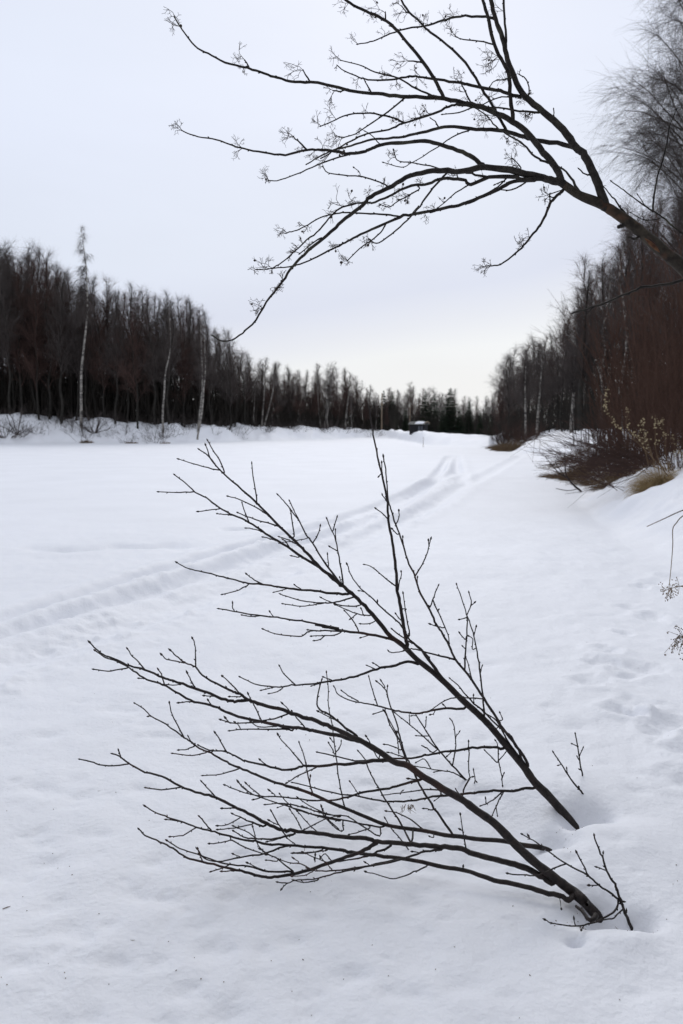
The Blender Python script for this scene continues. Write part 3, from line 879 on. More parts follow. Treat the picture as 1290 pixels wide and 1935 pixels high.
def snow_mat():
    def f(t, b):
        n = t.nodes.new; l = t.links.new
        tc = n('ShaderNodeTexCoord')
        def noise(s, d=4, st=None):
            q = n('ShaderNodeTexNoise'); q.inputs['Scale'].default_value = s; q.inputs['Detail'].default_value = d
            if st:
                mp = n('ShaderNodeMapping'); mp.inputs['Scale'].default_value = st; l(tc.outputs['Object'], mp.inputs[0]); l(mp.outputs[0], q.inputs[0])
            else: l(tc.outputs['Object'], q.inputs[0])
            return q.outputs[0]
        a = noise(.55, 6, (1, 1, 1)); r = n('ShaderNodeValToRGB'); r.color_ramp.elements[0].position = .3; r.color_ramp.elements[1].position = .7
        r.color_ramp.elements[0].color = (.80, .812, .850, 1); r.color_ramp.elements[1].color = (.85, .862, .902, 1); l(a, r.inputs[0])
        # windblown dust and bark crumbs
        sp = noise(95, 2); mr = n('ShaderNodeMapRange'); mr.inputs['From Min'].default_value = .74; mr.inputs['From Max'].default_value = .80; l(sp, mr.inputs[0])
        gate = noise(3, 3); mg = n('ShaderNodeMapRange'); mg.inputs['From Min'].default_value = .5; mg.inputs['From Max'].default_value = .7; mg.inputs['To Max'].default_value = .6; l(gate, mg.inputs[0])
        mu = n('ShaderNodeMath'); mu.operation = 'MULTIPLY'; l(mr.outputs[0], mu.inputs[0]); l(mg.outputs[0], mu.inputs[1])
        mx = n('ShaderNodeMix'); mx.data_type = 'RGBA'; l(mu.outputs[0], mx.inputs[0]); l(r.outputs[0], mx.inputs[6]); mx.inputs[7].default_value = (.30, .27, .25, 1)
        l(mx.outputs[2], b.inputs['Base Color']); b.inputs['Roughness'].default_value = .6; b.inputs['Specular IOR Level'].default_value = .3
        n1 = noise(45, 6); n2 = noise(7, 5)
        b1 = n('ShaderNodeBump'); b1.inputs['Strength'].default_value = .8; b1.inputs['Distance'].default_value = .006; l(n1, b1.inputs['Height'])
        b2 = n('ShaderNodeBump'); b2.inputs['Strength'].default_value = .5; b2.inputs['Distance'].default_value = .02; l(n2, b2.inputs['Height']); l(b1.outputs[0], b2.inputs['Normal'])
        l(b2.outputs[0], b.inputs['Normal'])
    return mat('snow', f)
def birch_mat():
    def f(t, b):
        n = t.nodes.new; l = t.links.new
        tc = n('ShaderNodeTexCoord'); mp = n('ShaderNodeMapping'); mp.inputs['Scale'].default_value = (1.6, 1.6, 3.2); l(tc.outputs['Object'], mp.inputs[0])
        no = n('ShaderNodeTexNoise'); no.inputs['Scale'].default_value = 1.6; no.inputs['Detail'].default_value = 4; no.inputs['Roughness'].default_value = .65; l(mp.outputs[0], no.inputs[0])
        r = n('ShaderNodeValToRGB'); r.color_ramp.elements[0].position = .40; r.color_ramp.elements[1].position = .60
        r.color_ramp.elements[0].color = (.035, .03, .027, 1); r.color_ramp.elements[1].color = (.34, .315, .28, 1); l(no.outputs[0], r.inputs[0])
        l(r.outputs[0], b.inputs['Base Color']); b.inputs['Roughness'].default_value = .8
    return mat('birch_bark', f)
SNOW = snow_mat(); BIRCH = birch_mat()
BARK = simple('sapling_bark', (.010, .007, .0065), (.030, .021, .018), 60, .6, .8, 160, spec=.30, c3=(.045, .020, .014), s3=6, t3=(.56, .7))
BARKR = simple('rowan_bark', (.014, .011, .010), (.040, .034, .028), 45, .75, .8, 110, c3=(.075, .072, .052), s3=9, t3=(.58, .75))
BARKT = simple('rowan_trunk_bark', (.018, .014, .011), (.060, .049, .036), 30, .8, 1.0, 70, c3=(.085, .042, .024), s3=11, t3=(.54, .70), dist=.006)
STALK = simple('fruit_stalk', (.035, .026, .02), (.07, .05, .04), 80, .8, 0)
BERRY = simple('dried_berry', (.02, .012, .01), (.05, .02, .015), 200, .6, .3)
WOUND = simple('bare_wood', (.05, .020, .010), (.16, .075, .035), 40, .8, .6, 90)
TWIG = simple('forest_twig', (.050, .041, .038), (.096, .080, .073), .5, .9, 0)
TWIGR = simple('reddish_twig', (.046, .027, .022), (.084, .048, .039), .5, .9, 0)
TWIGW = simple('willow_twig', (.052, .027, .019), (.100, .054, .038), .5, .9, 0)
TWIGD = simple('understory_twig', (.022, .019, .016), (.038, .032, .026), .5, .9, 0)
TRUNKG = simple('grey_trunk', (.013, .012, .010), (.034, .030, .025), 3, .85, 0)
NEEDLE = simple('needle_foliage', (.010, .018, .010), (.024, .036, .018), 1.2, .9, 0)
GRASS = simple('dry_grass', (.26, .18, .09), (.50, .38, .20), 12, .85, 0)
GRASSD = simple('brown_grass', (.09, .06, .035), (.21, .145, .085), 4, .9, 0)
CATKIN = simple('pale_seed_head', (.26, .20, .11), (.48, .40, .25), 60, .8, 0)
PLANK = simple('dark_planks', (.006, .006, .008), (.016, .015, .018), 3, .7, 0, stretch=(8, 8, .4))
ROOFM = simple('grey_roof', (.09, .09, .085), (.16, .16, .15), 5, .8, 0)
POLEM = simple('pole_wood', (.16, .12, .085), (.27, .21, .15), 4, .8, 0)
GLASSM = simple('dim_window', (.05, .055, .065), (.08, .085, .10), 2, .3, 0)
PORC = simple('porcelain', (.5, .5, .48), (.6, .6, .58), 2, .4, 0)

# ================================================================ terrain: one snow sheet
def terrain():
    th = np.concatenate([np.linspace(-.62, .62, 560), np.linspace(.66, 2 * math.pi - .66, 70)])   # azimuth from +Y, clockwise
    rr = [.25]
    while rr[-1] < 16: rr.append(rr[-1] * 1.0048)
    while rr[-1] < 130: rr.append(rr[-1] * 1.008)
    while rr[-1] < 3500: rr.append(rr[-1] * 1.12)
    rr = np.array(rr); A, R = np.meshgrid(th, rr)
    X = R * np.sin(A); Y = R * np.cos(A); Z = H(X.ravel(), Y.ravel()).reshape(X.shape)
    V = np.stack([X, Y, Z], -1).reshape(-1, 3); nc = len(th); nr = len(rr)
    i, j = np.meshgrid(np.arange(nr - 1), np.arange(nc), indexing='ij'); j2 = (j + 1) % nc
    Q = np.stack([i * nc + j, (i + 1) * nc + j, (i + 1) * nc + j2, i * nc + j2], -1).reshape(-1, 4)
    z0 = hz(0, 0); V = np.vstack([V, [0, 0, z0]]); c = len(V) - 1
    T = [(c, k, (k + 1) % nc) for k in range(nc)]
    me = new_mesh('snow_ground', V, Q, True, T); me.materials.append(SNOW)
    o = bpy.data.objects.new('snow_ground', me); col.objects.link(o); tag(o, kind='structure'); return o
terrain()
# ================================================================ foreground: traced saplings and the rowan
def parse(txt):
    out = []
    for ln in txt.strip().splitlines():
        tk = ln.split(); kind, r0, r1 = tk[0], float(tk[1]), float(tk[2]); crop = None; P = []
        for w in tk[3:]:
            if ',' in w:
                a, b = w.split(','); x0, y0, s = CROPS[crop]; P.append((x0 + float(a) / s, y0 + float(b) / s))
            else: crop = w
        if P: out.append((kind, r0, r1, np.array(P)))
    return out
class Limbs:
    def __init__(s, base_depth, slope, clamp, seed, ground=True):
        s.P2 = []; s.D = []; s.own = []; s.bd = base_depth; s.slope = slope; s.clamp = clamp; s.rng = np.random.default_rng(seed); s.ground = ground; s.k = 0
    def nearest(s, p):
        if not s.P2: return None
        best = None
        for i, (q, d) in enumerate(zip(s.P2, s.D)):
            dd = np.hypot(q[:, 0] - p[0], q[:, 1] - p[1]); j = int(np.argmin(dd))
            if best is None or dd[j] < best[0]: best = (dd[j], i, j)
        return best
    def place(s, P, kind, reach=26):
        nb = s.nearest(P[0]); d0 = s.bd; own = None
        if nb and nb[0] < reach:
            _, i, j = nb; d0 = s.D[i][j]; own = s.own[i]
            if nb[0] > 1.5: P = np.vstack([s.P2[i][j], P])
            else: P = P.copy(); P[0] = s.P2[i][j]
        per = 4 if kind != 't' else 3
        C = catmull(P, per); arc = np.concatenate([[0], np.cumsum(np.hypot(*np.diff(C, axis=0).T))])
        sl = s.slope[kind] * s.rng.uniform(-1, 1) + s.slope.get('bias', 0)
        D = d0 + sl * arc * s.bd / F + (np.sin(arc / 90 + s.k) - math.sin(s.k)) * .012 * s.bd * (0 if kind == 'S' else .6); s.k += 1.3
        D = np.clip(D, s.clamp[0], s.clamp[1])
        if s.ground:
            gd = np.array([gdepth(a, b, .015) for a, b in C]); D = np.where(np.arange(len(D)) > 3 if own is None else True, np.minimum(D, np.maximum(gd - .03, min(s.bd, 1.2))), D)
        s.P2.append(C); s.D.append(D); return C, D, arc, own
def grow(name, label, cat, txt, base_depth, seed, bark, slope, clamp, ground=True, knobs=True, terminal=1.0, trunk_mat=None, clusters=None, trunk_name='stem', root_ext=None, group=None, rscale=1.0):
    lim = Limbs(base_depth, slope, clamp, seed, ground); rg = np.random.default_rng(seed + 100)
    items = parse(txt)
    C0 = items[0][3][0]; base = pt(C0[0], C0[1], base_depth)
    root = empty(name, tuple(base)); tag(root, label, cat, group)
    for kind, r0, r1, P in items:
        first = not lim.P2
        C, D, arc, own = lim.place(P, kind)
        W = np.array([pt(a, b, d) for (a, b), d in zip(C, D)])
        n = len(C); u = arc / arc[-1]
        R = (r0 + (r1 - r0) * u ** .85); R = R * (.96 - .08 * np.clip((R - 1.5) / 2.5, 0, 1)) * D / F * rscale
        # bark unevenness, swellings at the nodes
        wob = 1 + rg.normal(0, .035, n); R = R * wob
        if kind != 'S' or r0 < 4:
            W = W + rg.normal(0, 1, (n, 3)) * (np.minimum(R, .004) * .28)[:, None] * (np.arange(n) > 0)[:, None]
        if first and root_ext is not None:
            W = np.vstack([W[0] + np.array(root_ext), W]); R = np.concatenate([[R[0] * 1.08], R]); D = np.concatenate([[D[0]], D])
            arc = np.concatenate([[0], arc + 1])
        m = MB(); sides = 12 if r0 > 8 else (9 if r0 > 3.5 else 6)
        # close the tip
        tip = W[-1] + (W[-1] - W[-2]) / (np.linalg.norm(W[-1] - W[-2]) + 1e-9) * R[-1] * .6
        m.tube(np.vstack([W, W[-1] + (tip - W[-1]) * .6, tip]), np.concatenate([R, [R[-1] * .75, R[-1] * .05]]), sides)
        if knobs:
            tot = arc[-1]; gap = 17 if kind == 't' else 30; p = rg.uniform(.4, 1) * gap; side = 1
            view = np.array((0, 1, -.1))
            while p < tot - 5:
                j = int(np.searchsorted(arc, p)); j = min(max(j, 1), len(W) - 1)
                f = (p - arc[j - 1]) / max(arc[j] - arc[j - 1], 1e-6); q = W[j - 1] * (1 - f) + W[j] * f; rr = R[j - 1] * (1 - f) + R[j] * f
                if rr * F / D[min(j, len(D) - 1)] < 4.2:
                    tg = W[j] - W[j - 1]; tg = tg / (np.linalg.norm(tg) + 1e-9); sd = np.cross(tg, view); sd /= np.linalg.norm(sd) + 1e-9
                    ang = rg.uniform(-.9, .9); o2 = np.cross(tg, sd); dr = side * (sd * math.cos(ang) + o2 * math.sin(ang))
                    bl = rg.uniform(.0045, .0085) * (1 if terminal else .8); m.blob(q + dr * rr * .55, tg * .9 + dr * .75, max(.0016, min(rr * .8, .0028)), bl)
                    side = -side
                p += gap * rg.uniform(.7, 1.35)
            if terminal and r1 < 1.9:
                tg = W[-1] - W[-2]; m.blob(W[-1] - tg * .1, tg, rg.uniform(.0030, .0040) * terminal, rg.uniform(.010, .014) * terminal)
        if kind == 'S' and first: o = m.build(trunk_name, trunk_mat or bark, root); me_own = o
        elif kind in 'SB' or own is None: o = m.build('branch' if kind != 't' else 'twig', bark, root); me_own = o
        else: o = m.build('twig', bark, own); me_own = own
        if kind == 'B': me_own = o
        lim.own.append(me_own)
    if clusters:
        cr_ = np.random.default_rng(5)
        for ln in clusters.strip().splitlines():
            c, a, b = ln.split(); x0, y0, s_ = CROPS[c]
            a = np.array([float(v) for v in a.split(',')]) / s_ + (x0, y0); b = np.array([float(v) for v in b.split(',')]) / s_ + (x0, y0)
            dd, i, j = lim.nearest(a)
            if dd < 12: a = lim.P2[i][j]
            d0 = lim.D[i][j]; own = lim.own[i]; m = MB()
            A = pt(a[0], a[1], d0); B = pt(b[0], b[1], d0 + cr_.uniform(-.02, .02)); ln_ = np.linalg.norm(B - A); ax = (B - A) / ln_
            nt_ = 4; polys = {}
            def seg(p, d, l, r, lev):
                q = p; pts = [p]; dd = d.copy()
                for k in range(3):
                    dd = dd + cr_.normal(0, .20, 3) * np.array((1, 1, 1)); dd /= np.linalg.norm(dd); q = q + dd * l / 3; pts.append(q)
                m.tube(np.array(pts), np.linspace(r, r * .72, 4), 4)
                if lev == 0:
                    if cr_.random() < .008: m.blob(pts[-1] - dd * .003, dd, .0042, .009)
                    return
                nk = int(cr_.integers(2, 4))
                for k in range(nk):
                    nd = dd + cr_.normal(0, .62, 3); nd /= np.linalg.norm(nd); seg(pts[-1] if k == 0 or lev == 1 else pts[2], nd, l * cr_.uniform(.62, .85), r * .8, lev - 1)
            big = 3 if ln_ > .034 else 2
            seg(A, ax, ln_ * .42, .00115, big)
            seg(A + ax * ln_ * .12, ax + cr_.normal(0, .4, 3), ln_ * .32, .00095, 2)
            m.build('fruit_stalk', STALK, own)
    return root, lim
SL = {'S': .0, 'B': .42, 't': .6, 'bias': -.02}
dP = hit(1088, 1556); dR = hit(1132, 1733); dQ = hit(1036, 1604); dT = hit(1193, 1758)
oP, _ = grow('sapling', 'farther leaning bare sapling, single thick stem, its topmost tips crossing the river ice', 'sapling', SAP_P, dP, 11, BARK, SL, (dP - .75, dP + .8), root_ext=(.13, .04, -.2))
oQ, _ = grow('sapling', 'bare sapling lying low across the snow, rooted in the hollow between two leaning ones', 'sapling', SAP_Q, dQ, 12, BARK, SL, (dQ - .55, dQ + .3), root_ext=(.2, .05, -.06))
oR, _ = grow('sapling', 'nearer leaning bare sapling fanning many budded limbs left from a split base in the snow', 'sapling', SAP_R, dR, 13, BARK, dict(SL, B=.3), (dR - .6, dR + .45), root_ext=(.10, .05, -.14))
oT, _ = grow('sapling', 'small three-armed shoot rooted in a dirty melt hole beside the nearer sapling', 'sapling', SAP_T, dT, 14, BARK, dict(SL, B=.2, t=.3), (dT - .25, dT + .12), root_ext=(.02, .01, -.10))
for i, (lab, txt) in enumerate(SHOOTS):
    P0 = parse(txt)[0][3][0]; dd = hit(P0[0], P0[1])
    o, _ = grow('shoot', lab, 'shoot', txt, dd, 20 + i, BARK, dict(SL, B=.2, t=.3), (dd - .4, dd + .1), root_ext=(.01, .0, -.06)); rebase(o)
for o in (oP, oQ, oR, oT): rebase(o)
rd = 2.9
oRow, limR = grow('rowan_tree', 'leaning rowan reaching in from the right edge overhead, bare limbs hung with dried fruit stalks', 'tree', ROWAN, rd, 31, BARKR,
                  {'S': .0, 'B': .45, 't': .6, 'bias': .05}, (2.0, 4.3), ground=False, terminal=.8, trunk_mat=BARKT, clusters=CLUSTERS, trunk_name='trunk', root_ext=(.45, .15, -1.3), rscale=1.0)
# rowan: scars in the bark of the trunk
def scar(pts, w, name='bark_wound', mt=None):
    m = MB(); C = catmull(np.array([pt(a, b, rd - w_) for a, b, w_ in pts]), 4); n = len(C)
    m.tube(C, w * np.sin(np.linspace(.12, math.pi - .12, n)), 8); return m.build(name, mt or WOUND, oRow)
scar([(1218, 450, .030), (1228, 459, .034), (1238, 468, .036), (1246, 477, .036)], .0075)
scar([(1222, 447, .030), (1232, 456, .036), (1241, 466, .036), (1247, 474, .034)], .0035, mt=BERRY)
# continue the trunk to its foot in the bank, out of frame
fx = pt(1420, 640, rd)
m = MB(); foot = np.array((fx[0] + 1.1, fx[1] + .35, hz(fx[0] + 1.1, fx[1] + .35) - .1))
C = catmull(np.array([fx + (.40, .13, -1.15) + np.array((.0, 0, 0)), (fx + foot) / 2 + (.12, 0, -.35), foot]), 5)
m.tube(C, np.linspace(.048, .075, len(C)), 12); o = m.build('trunk_base', BARKT, oRow)
rebase(oRow)

# ---- crumbs of bark, seeds and bits of twig blown over the near snow
rg = np.random.default_rng(77); m = MB(); X = []; 
for i in range(270):
    if i < 90: a, b = rg.normal(1190, 26), rg.normal(1756, 7)
    elif i < 150: a, b = rg.normal(1120, 30), rg.normal(1742, 12)
    elif i < 190: a, b = rg.normal(1095, 22), rg.normal(1562, 8)
    else: a, b = rg.uniform(-60, 1330), 1180 + 760 * rg.random() ** .8
    x, y = G(a, b); X.append((x, y, i))
A_ = np.array(X); Z_ = H(A_[:, 0], A_[:, 1])
for (x, y, i), z in zip(X, Z_):
    l = rg.uniform(.001, .003) if rg.random() < .95 else rg.uniform(.006, .014); a = rg.uniform(0, 6.28); d = np.array((math.cos(a), math.sin(a), rg.normal(0, .2))) * l; c = np.array((x, y, z + .0015))
    w = rg.uniform(.0006, .0015); m.tube([c - d, c + rg.normal(0, l * .15, 3), c + d], [w, w * 1.2, w * .4], 4)
o = m.build('litter', GRASSD); tag(o, 'scattered dark crumbs of bark and seeds on the near snow', 'litter', kind='stuff')
# ================================================================ forest generators
def rot_about(v, ax, a):
    return v * math.cos(a) + np.cross(ax, v) * math.sin(a) + ax * np.dot(ax, v) * (1 - math.cos(a))
def bare_tree(seed, h, trunk_r, crown0=.3, spread=.16, n1=38, n2=7, n3=7, up=.9, droop=.0, twig_r=.011, lean=0.0, trunk_pts=None, l3=.55, fork=False):
    """returns trunk MB, crown MB of a leafless tree standing at the origin"""
    r = np.random.default_rng(seed)
    if trunk_pts is None:
        k = 9; zz = np.linspace(0, h, k); wx = np.cumsum(r.normal(0, .012 * h, k)); wy = np.cumsum(r.normal(0, .012 * h, k)); wx -= wx[0]; wy -= wy[0]
        T = np.stack([wx + lean * zz, wy, zz], 1)
    else: T = np.array(trunk_pts, float)
    T = catmull(T, 3); T[0, 2] -= .3; n = len(T); u = np.linspace(0, 1, n); TR = trunk_r * (1 - u) ** .8 + .012
    mt = MB(); mt.tube(T, TR, 8); mc = MB()
    P1 = []; R1 = []; P2 = []; R2 = []; P3 = []; R3 = []
    for i in range(n1):
        f = crown0 + (1 - crown0) * (i + r.random()) / n1; f = min(f, .985)
        j = f * (n - 1); a = int(j); p = T[a] * (1 - (j - a)) + T[min(a + 1, n - 1)] * (j - a); rr = TR[a]
        az = r.uniform(0, 2 * math.pi); ft_ = (f - crown0) / (1 - crown0); L1 = h * spread * (1.25 - 1.05 * ft_ ** 1.4) * r.uniform(.6, 1.2)
        ft = (f - crown0) / (1 - crown0); el = up * r.uniform(.7, 1.15) + .25 * f * (droop < .6)
        d = np.array((math.cos(az) * math.cos(el), math.sin(az) * math.cos(el), math.sin(el)))
        q = [p]; dd = d
        for s in range(4):
            dd = dd + r.normal(0, .10, 3) + np.array((0, 0, .10 - droop * .22 * s)); dd /= np.linalg.norm(dd); q.append(q[-1] + dd * L1 / 4)
        q = np.array(q); P1.append(q); R1.append(np.linspace(min(rr * .35, .022) + .006, .008, 5))
        for k in range(max(3, int(n2 * (1.1 - .5 * ft)))):
            g = r.uniform(.2, 1); jj = g * 4; b = min(int(jj), 3); pp = q[b] * (1 - (jj - b)) + q[b + 1] * (jj - b)
            td = q[b + 1] - q[b]; td /= np.linalg.norm(td); nd = td * .9 + r.normal(0, .5, 3) + (0, 0, .12 - droop * .4); nd /= np.linalg.norm(nd)
            L2 = L1 * .42 * r.uniform(.6, 1.2); qq = [pp]; e = nd
            for s in range(3):
                e = e + r.normal(0, .12, 3) + np.array((0, 0, .05 - droop * .35)); e /= np.linalg.norm(e); qq.append(qq[-1] + e * L2 / 3)
            qq = np.array(qq); P2.append(qq); R2.append(np.linspace(.013, .007, 4) * (twig_r / .011) * (1 - .4 * ft))
            for m in range(max(3, int(n3 * (1.1 - .45 * ft)))):
                g = r.uniform(.1, 1); jj = g * 3; b = min(int(jj), 2); p3 = qq[b] * (1 - (jj - b)) + qq[b + 1] * (jj - b)
                e = (qq[b + 1] - qq[b]); e /= np.linalg.norm(e); e = e * .8 + r.normal(0, .5, 3) + (0, 0, .1 - droop * .9); e /= np.linalg.norm(e)
                L3 = l3 * (1.1 - .35 * ft) * r.uniform(.5, 1.2); e2 = e + r.normal(0, .12, 3) + (0, 0, .05 - droop * .7); e2 /= np.linalg.norm(e2)
                P3.append(np.array([p3, p3 + e * L3 * .5, p3 + e * L3 * .5 + e2 * L3 * .5])); R3.append(np.array((.75, .55, .2)) * twig_r * (1 - .55 * ft))
    mc.tubes(P1, R1, 4); mc.tubes(P2, R2, 3); mc.tubes(P3, R3, 3)
    return mt, mc
def spruce(seed, h, w=.22, gap=0.0):
    r = np.random.default_rng(seed); mt = MB(); mc = MB()
    T = np.array([(0, 0, -.3), (0, 0, h * .5), (0, 0, h)]); mt.tube(T, (h * .014, h * .009, .01), 7)
    P = []; R = []; nl = int(h * 5)
    for i in range(nl):
        f = (i + r.random()) / nl; z = h * (.06 + .93 * f); Lb = h * w * (1 - f) ** .8 * r.uniform(.65, 1.1) + .1
        if r.random() < gap * (1 - f): continue
        nb = int(6 + 6 * (1 - f))
        for k in range(nb):
            az = r.uniform(0, 6.283); d = np.array((math.cos(az), math.sin(az), 0)); l = Lb * r.uniform(.7, 1.1)
            b0 = np.array((0, 0, z)); pts = [b0, b0 + d * l * .5 + (0, 0, -.10 * l), b0 + d * l + (0, 0, -.06 * l)]
            P.append(pts); R.append((.018, .012, .006))
            sdv = np.array((-d[1], d[0], 0))
            for m in range(int(5 + 9 * l)):      # needle sprays hanging both sides of the bough
                g = r.uniform(.12, 1); c = b0 + d * l * g + (0, 0, -.12 * l * g * (1.6 - g)); s_ = r.choice((-1, 1)); q = l * .34 * (1.1 - g) + .12
                e = sdv * s_ * r.uniform(.4, 1) + d * .6 + (0, 0, -r.uniform(.1, .7)); e /= np.linalg.norm(e)
                P.append([c, c + e * q * .5, c + e * q]); wd = r.uniform(.025, .045); R.append((wd, wd * .9, wd * .2))
    mc.tubes(np.array(P), np.array(R), 3); return mt, mc
def brush(seed, h, spread, n, r0=.012, twigs=5, hook=0.0, mbx=None, steep=False):
    r = np.random.default_rng(seed); m = mbx or MB(); P = []; R = []; P2 = []; R2 = []
    for i in range(n):
        az = r.uniform(0, 6.283); el = r.uniform(.5, 1.45) if not hook else r.uniform(.15, 1.2)
        if steep: el = r.uniform(1.34, 1.54)
        d = np.array((math.cos(az) * math.cos(el), math.sin(az) * math.cos(el), math.sin(el))); L_ = h * r.uniform(.5, 1.1)
        q = [np.array((math.cos(az), math.sin(az), 0)) * r.uniform(0, spread) + (0, 0, -.05)]
        for s in range(4): d = d + r.normal(0, .12 if not steep else .06, 3); d /= np.linalg.norm(d); q.append(q[-1] + d * L_ / 4)
        P.append(q); R.append(np.linspace(r0, r0 * .35, 5)); q = np.array(q)
        for k in range(twigs):
            g = r.uniform(1, 4); b = min(int(g), 3); p = q[b] * (1 - (g - b)) + q[b + 1] * (g - b); e = (q[b + 1] - q[b]); e /= np.linalg.norm(e); e = e + r.normal(0, .45, 3); e /= np.linalg.norm(e)
            l = L_ * .28 * r.uniform(.5, 1.2); e2 = e + r.normal(0, .25, 3) + (0, 0, .15)
            P2.append([p, p + e * l * .5, p + e * l * .5 + e2 * l * .5]); R2.append((r0 * .5, r0 * .4, r0 * .2))
    m.tubes(P, R, 4)
    if P2: m.tubes(P2, R2, 3)
    return m

def make_tree(name, mt, mc, tm, cm, loc, label, cat='tree', group=None, rz=0, sc=1):
    e = empty(name, loc, rz); e.scale = (sc,) * 3; tag(e, label, cat, group)
    mt.build('trunk', tm, e); mc.build('crown', cm, e); return e
PROTO = {}
def copy_tree(proto, loc, rz, sc, label, group, sx=1.0):
    if not proto.get('_used'): c = proto; c['_used'] = 1; first = True
    else:
        c = proto.copy(); col.objects.link(c)
        if '_used' in c: del c['_used']
        for ch in list(proto.children):
            k = ch.copy(); col.objects.link(k); k.parent = c
    c.location = loc; c.rotation_euler.z = rz; c.scale = (sc * sx, sc * sx, sc); c['label'] = label
    if group: c['group'] = group
    elif 'group' in c: del c['group']
    return c
V_BIRCH = []; V_GREY = []; V_RED = []
for i in range(5):
    mt, mc = bare_tree(100 + i, 12, .10, crown0=.30, spread=(.17, .21, .14, .19, .24)[i], n1=(46, 40, 50, 44, 52)[i], n2=8, n3=8, up=(1.05, .9, 1.15, 1.0, .85)[i], droop=(.05, .2, .0, .1, .25)[i], lean=.01 * (i - 2), twig_r=.0098, l3=.85)
    V_GREY.append(make_tree('bare_tree', mt, mc, TRUNKG, TWIG, (0, 0, 0), 'x'))
for i in range(4):
    mt, mc = bare_tree(120 + i, 11, .08, crown0=.18, spread=(.18, .24, .15, .21)[i], n1=46, n2=8, n3=8, up=(1.0, .8, 1.15, .95)[i], droop=(.05, .1, .0, .15)[i], lean=.012 * (i - 1.5), twig_r=.0098, l3=.85)
    V_RED.append(make_tree('bare_tree', mt, mc, TRUNKG, TWIGR, (0, 0, 0), 'x'))
for i in range(4):
    mt, mc = bare_tree(140 + i, 12, .10, crown0=.42, spread=.11, n1=30, n2=6, n3=7, up=1.0, droop=.35, lean=.012 * (i - 1.5), twig_r=.0085, l3=.8)
    V_BIRCH.append(make_tree('birch_tree', mt, mc, BIRCH, TWIG, (0, 0, 0), 'x'))
V_SPR = []
for i in range(3):
    mt, mc = spruce(160 + i, 10, w=(.20, .26, .17)[i], gap=(.0, .25, .1)[i]); V_SPR.append(make_tree('spruce_tree', mt, mc, TRUNKG, NEEDLE, (0, 0, 0), 'x'))

br = np.random.default_rng(42)
# ---- skyline of the left and far wood: column px -> top row
TOPX = [-120, 0, 20, 60, 100, 130, 150, 190, 210, 260, 290, 320, 350, 375, 400, 420, 450, 480, 500, 560, 600, 640, 665, 700, 730, 760, 790, 820, 848, 870, 900, 930, 960]
TOPY = [440, 470, 485, 492, 488, 525, 545, 545, 555, 560, 560, 568, 572, 578, 615, 640, 655, 678, 690, 698, 700, 700, 718, 738, 745, 740, 735, 742, 745, 755, 752, 745, 745]
G_LEFT = 'bare trees of the thick wood on the left bank'
def zone(px):
    return ('at the left edge of the left wood' if px < 40 else 'left of the tall weeping birch' if px < 165 else
            'between the weeping birch and the forked white birch' if px < 320 else 'right of the forked white birch' if px < 430 else
            'in the lower wood left of the V shaped birches' if px < 600 else 'between the V shaped birches and the wooden pole')
for row in range(5):
    px = -110.0
    while px < 735:
        d0 = np.interp(px, PXF, FOOT); Y = d0 + (6.5, 9.5, 13, 18, 25)[row] * (1 if px < 450 else 1.3) + br.uniform(-1.2, 1.2)
        p = at(px, Y); top = np.interp(px, TOPX, TOPY) + br.normal(0, 11) * (1 if px < 450 else .6) + (16, 8, 0, 0, 0)[row] + 4
        ztop = CAMZ + (HOR - top) / F * Y; h = ztop - p.z
        kind = br.random()
        if px > 470 and kind < .30: pr = V_BIRCH[br.integers(4)]; hb = 12; lab = 'slim pale trunked birch among the lower trees at the far end of the left bank'; g = 'slim birches on the left bank'
        elif kind < .62: pr = V_GREY[br.integers(5)]; hb = 12; lab = 'dark bare tree ' + zone(px); g = 'dark bare trees ' + zone(px)
        else: pr = V_RED[br.integers(4)]; hb = 11; lab = 'reddish twigged bare tree ' + zone(px); g = 'reddish bare trees ' + zone(px)
        copy_tree(pr, p, br.uniform(0, 6.28), h / hb, lab, g, sx=br.uniform(.9, 1.2) * (1 if px < 450 else 1.15))
        px += (26, 24, 24, 26, 30)[row] * br.uniform(.75, 1.3) * (72 / d0) ** .6
# ---- far end behind the snow mound
for row in range(2):
    px = 735.0
    while px < 985:
        Y = 140 + row * 14 + br.uniform(-4, 4); p = at(px, Y); top = np.interp(px, TOPX, TOPY) + br.normal(0, 8) + 3
        h = CAMZ + (HOR - top) / F * Y - p.z
        k = br.random(); pr, hb = (V_GREY[br.integers(5)], 12) if k < .6 else (V_RED[br.integers(4)], 11)
        copy_tree(pr, p, br.uniform(0, 6.28), h / hb, 'bare tree in the low far wood beyond the snow mound', 'bare trees at the far end of the river', sx=1.35)
        px += 15 * br.uniform(.7, 1.3)
for px, top, Y, v, lab in ((724, 738, 118, 2, 'narrow dark spruce right behind the wooden pole'), (740, 740, 118, 0, 'broad dark spruce between the pole and the hut'),
                      (802, 738, 122, 0, 'dense dark spruce just right of the hut'), (818, 745, 126, 1, 'ragged dark spruce right of the hut, left of the pointed open one'),
                      (849, 733, 118, 1, 'pointed open spruce, the tallest conifer on the far bank'), (866, 768, 118, 0, 'low dark spruce right of the tallest pointed conifer'), (836, 768, 116, 0, 'low dark spruce left of the tallest pointed conifer'),
                      (884, 757, 120, 0, 'middling dark spruce under the thin bare tops on the far bank'), (905, 776, 116, 2, 'short dark spruce near the gap in the far bank'), (925, 785, 114, 0, 'lowest dark spruce beside the gap in the far bank'),
                      (765, 770, 118, 2, 'dark spruce directly left of the hut')):
    p = at(px, Y); h = CAMZ + (HOR - top) / F * Y - p.z; copy_tree(V_SPR[v], p, br.uniform(0, 6.28), h / 10, lab, 'spruces on the far bank', sx=1.15)

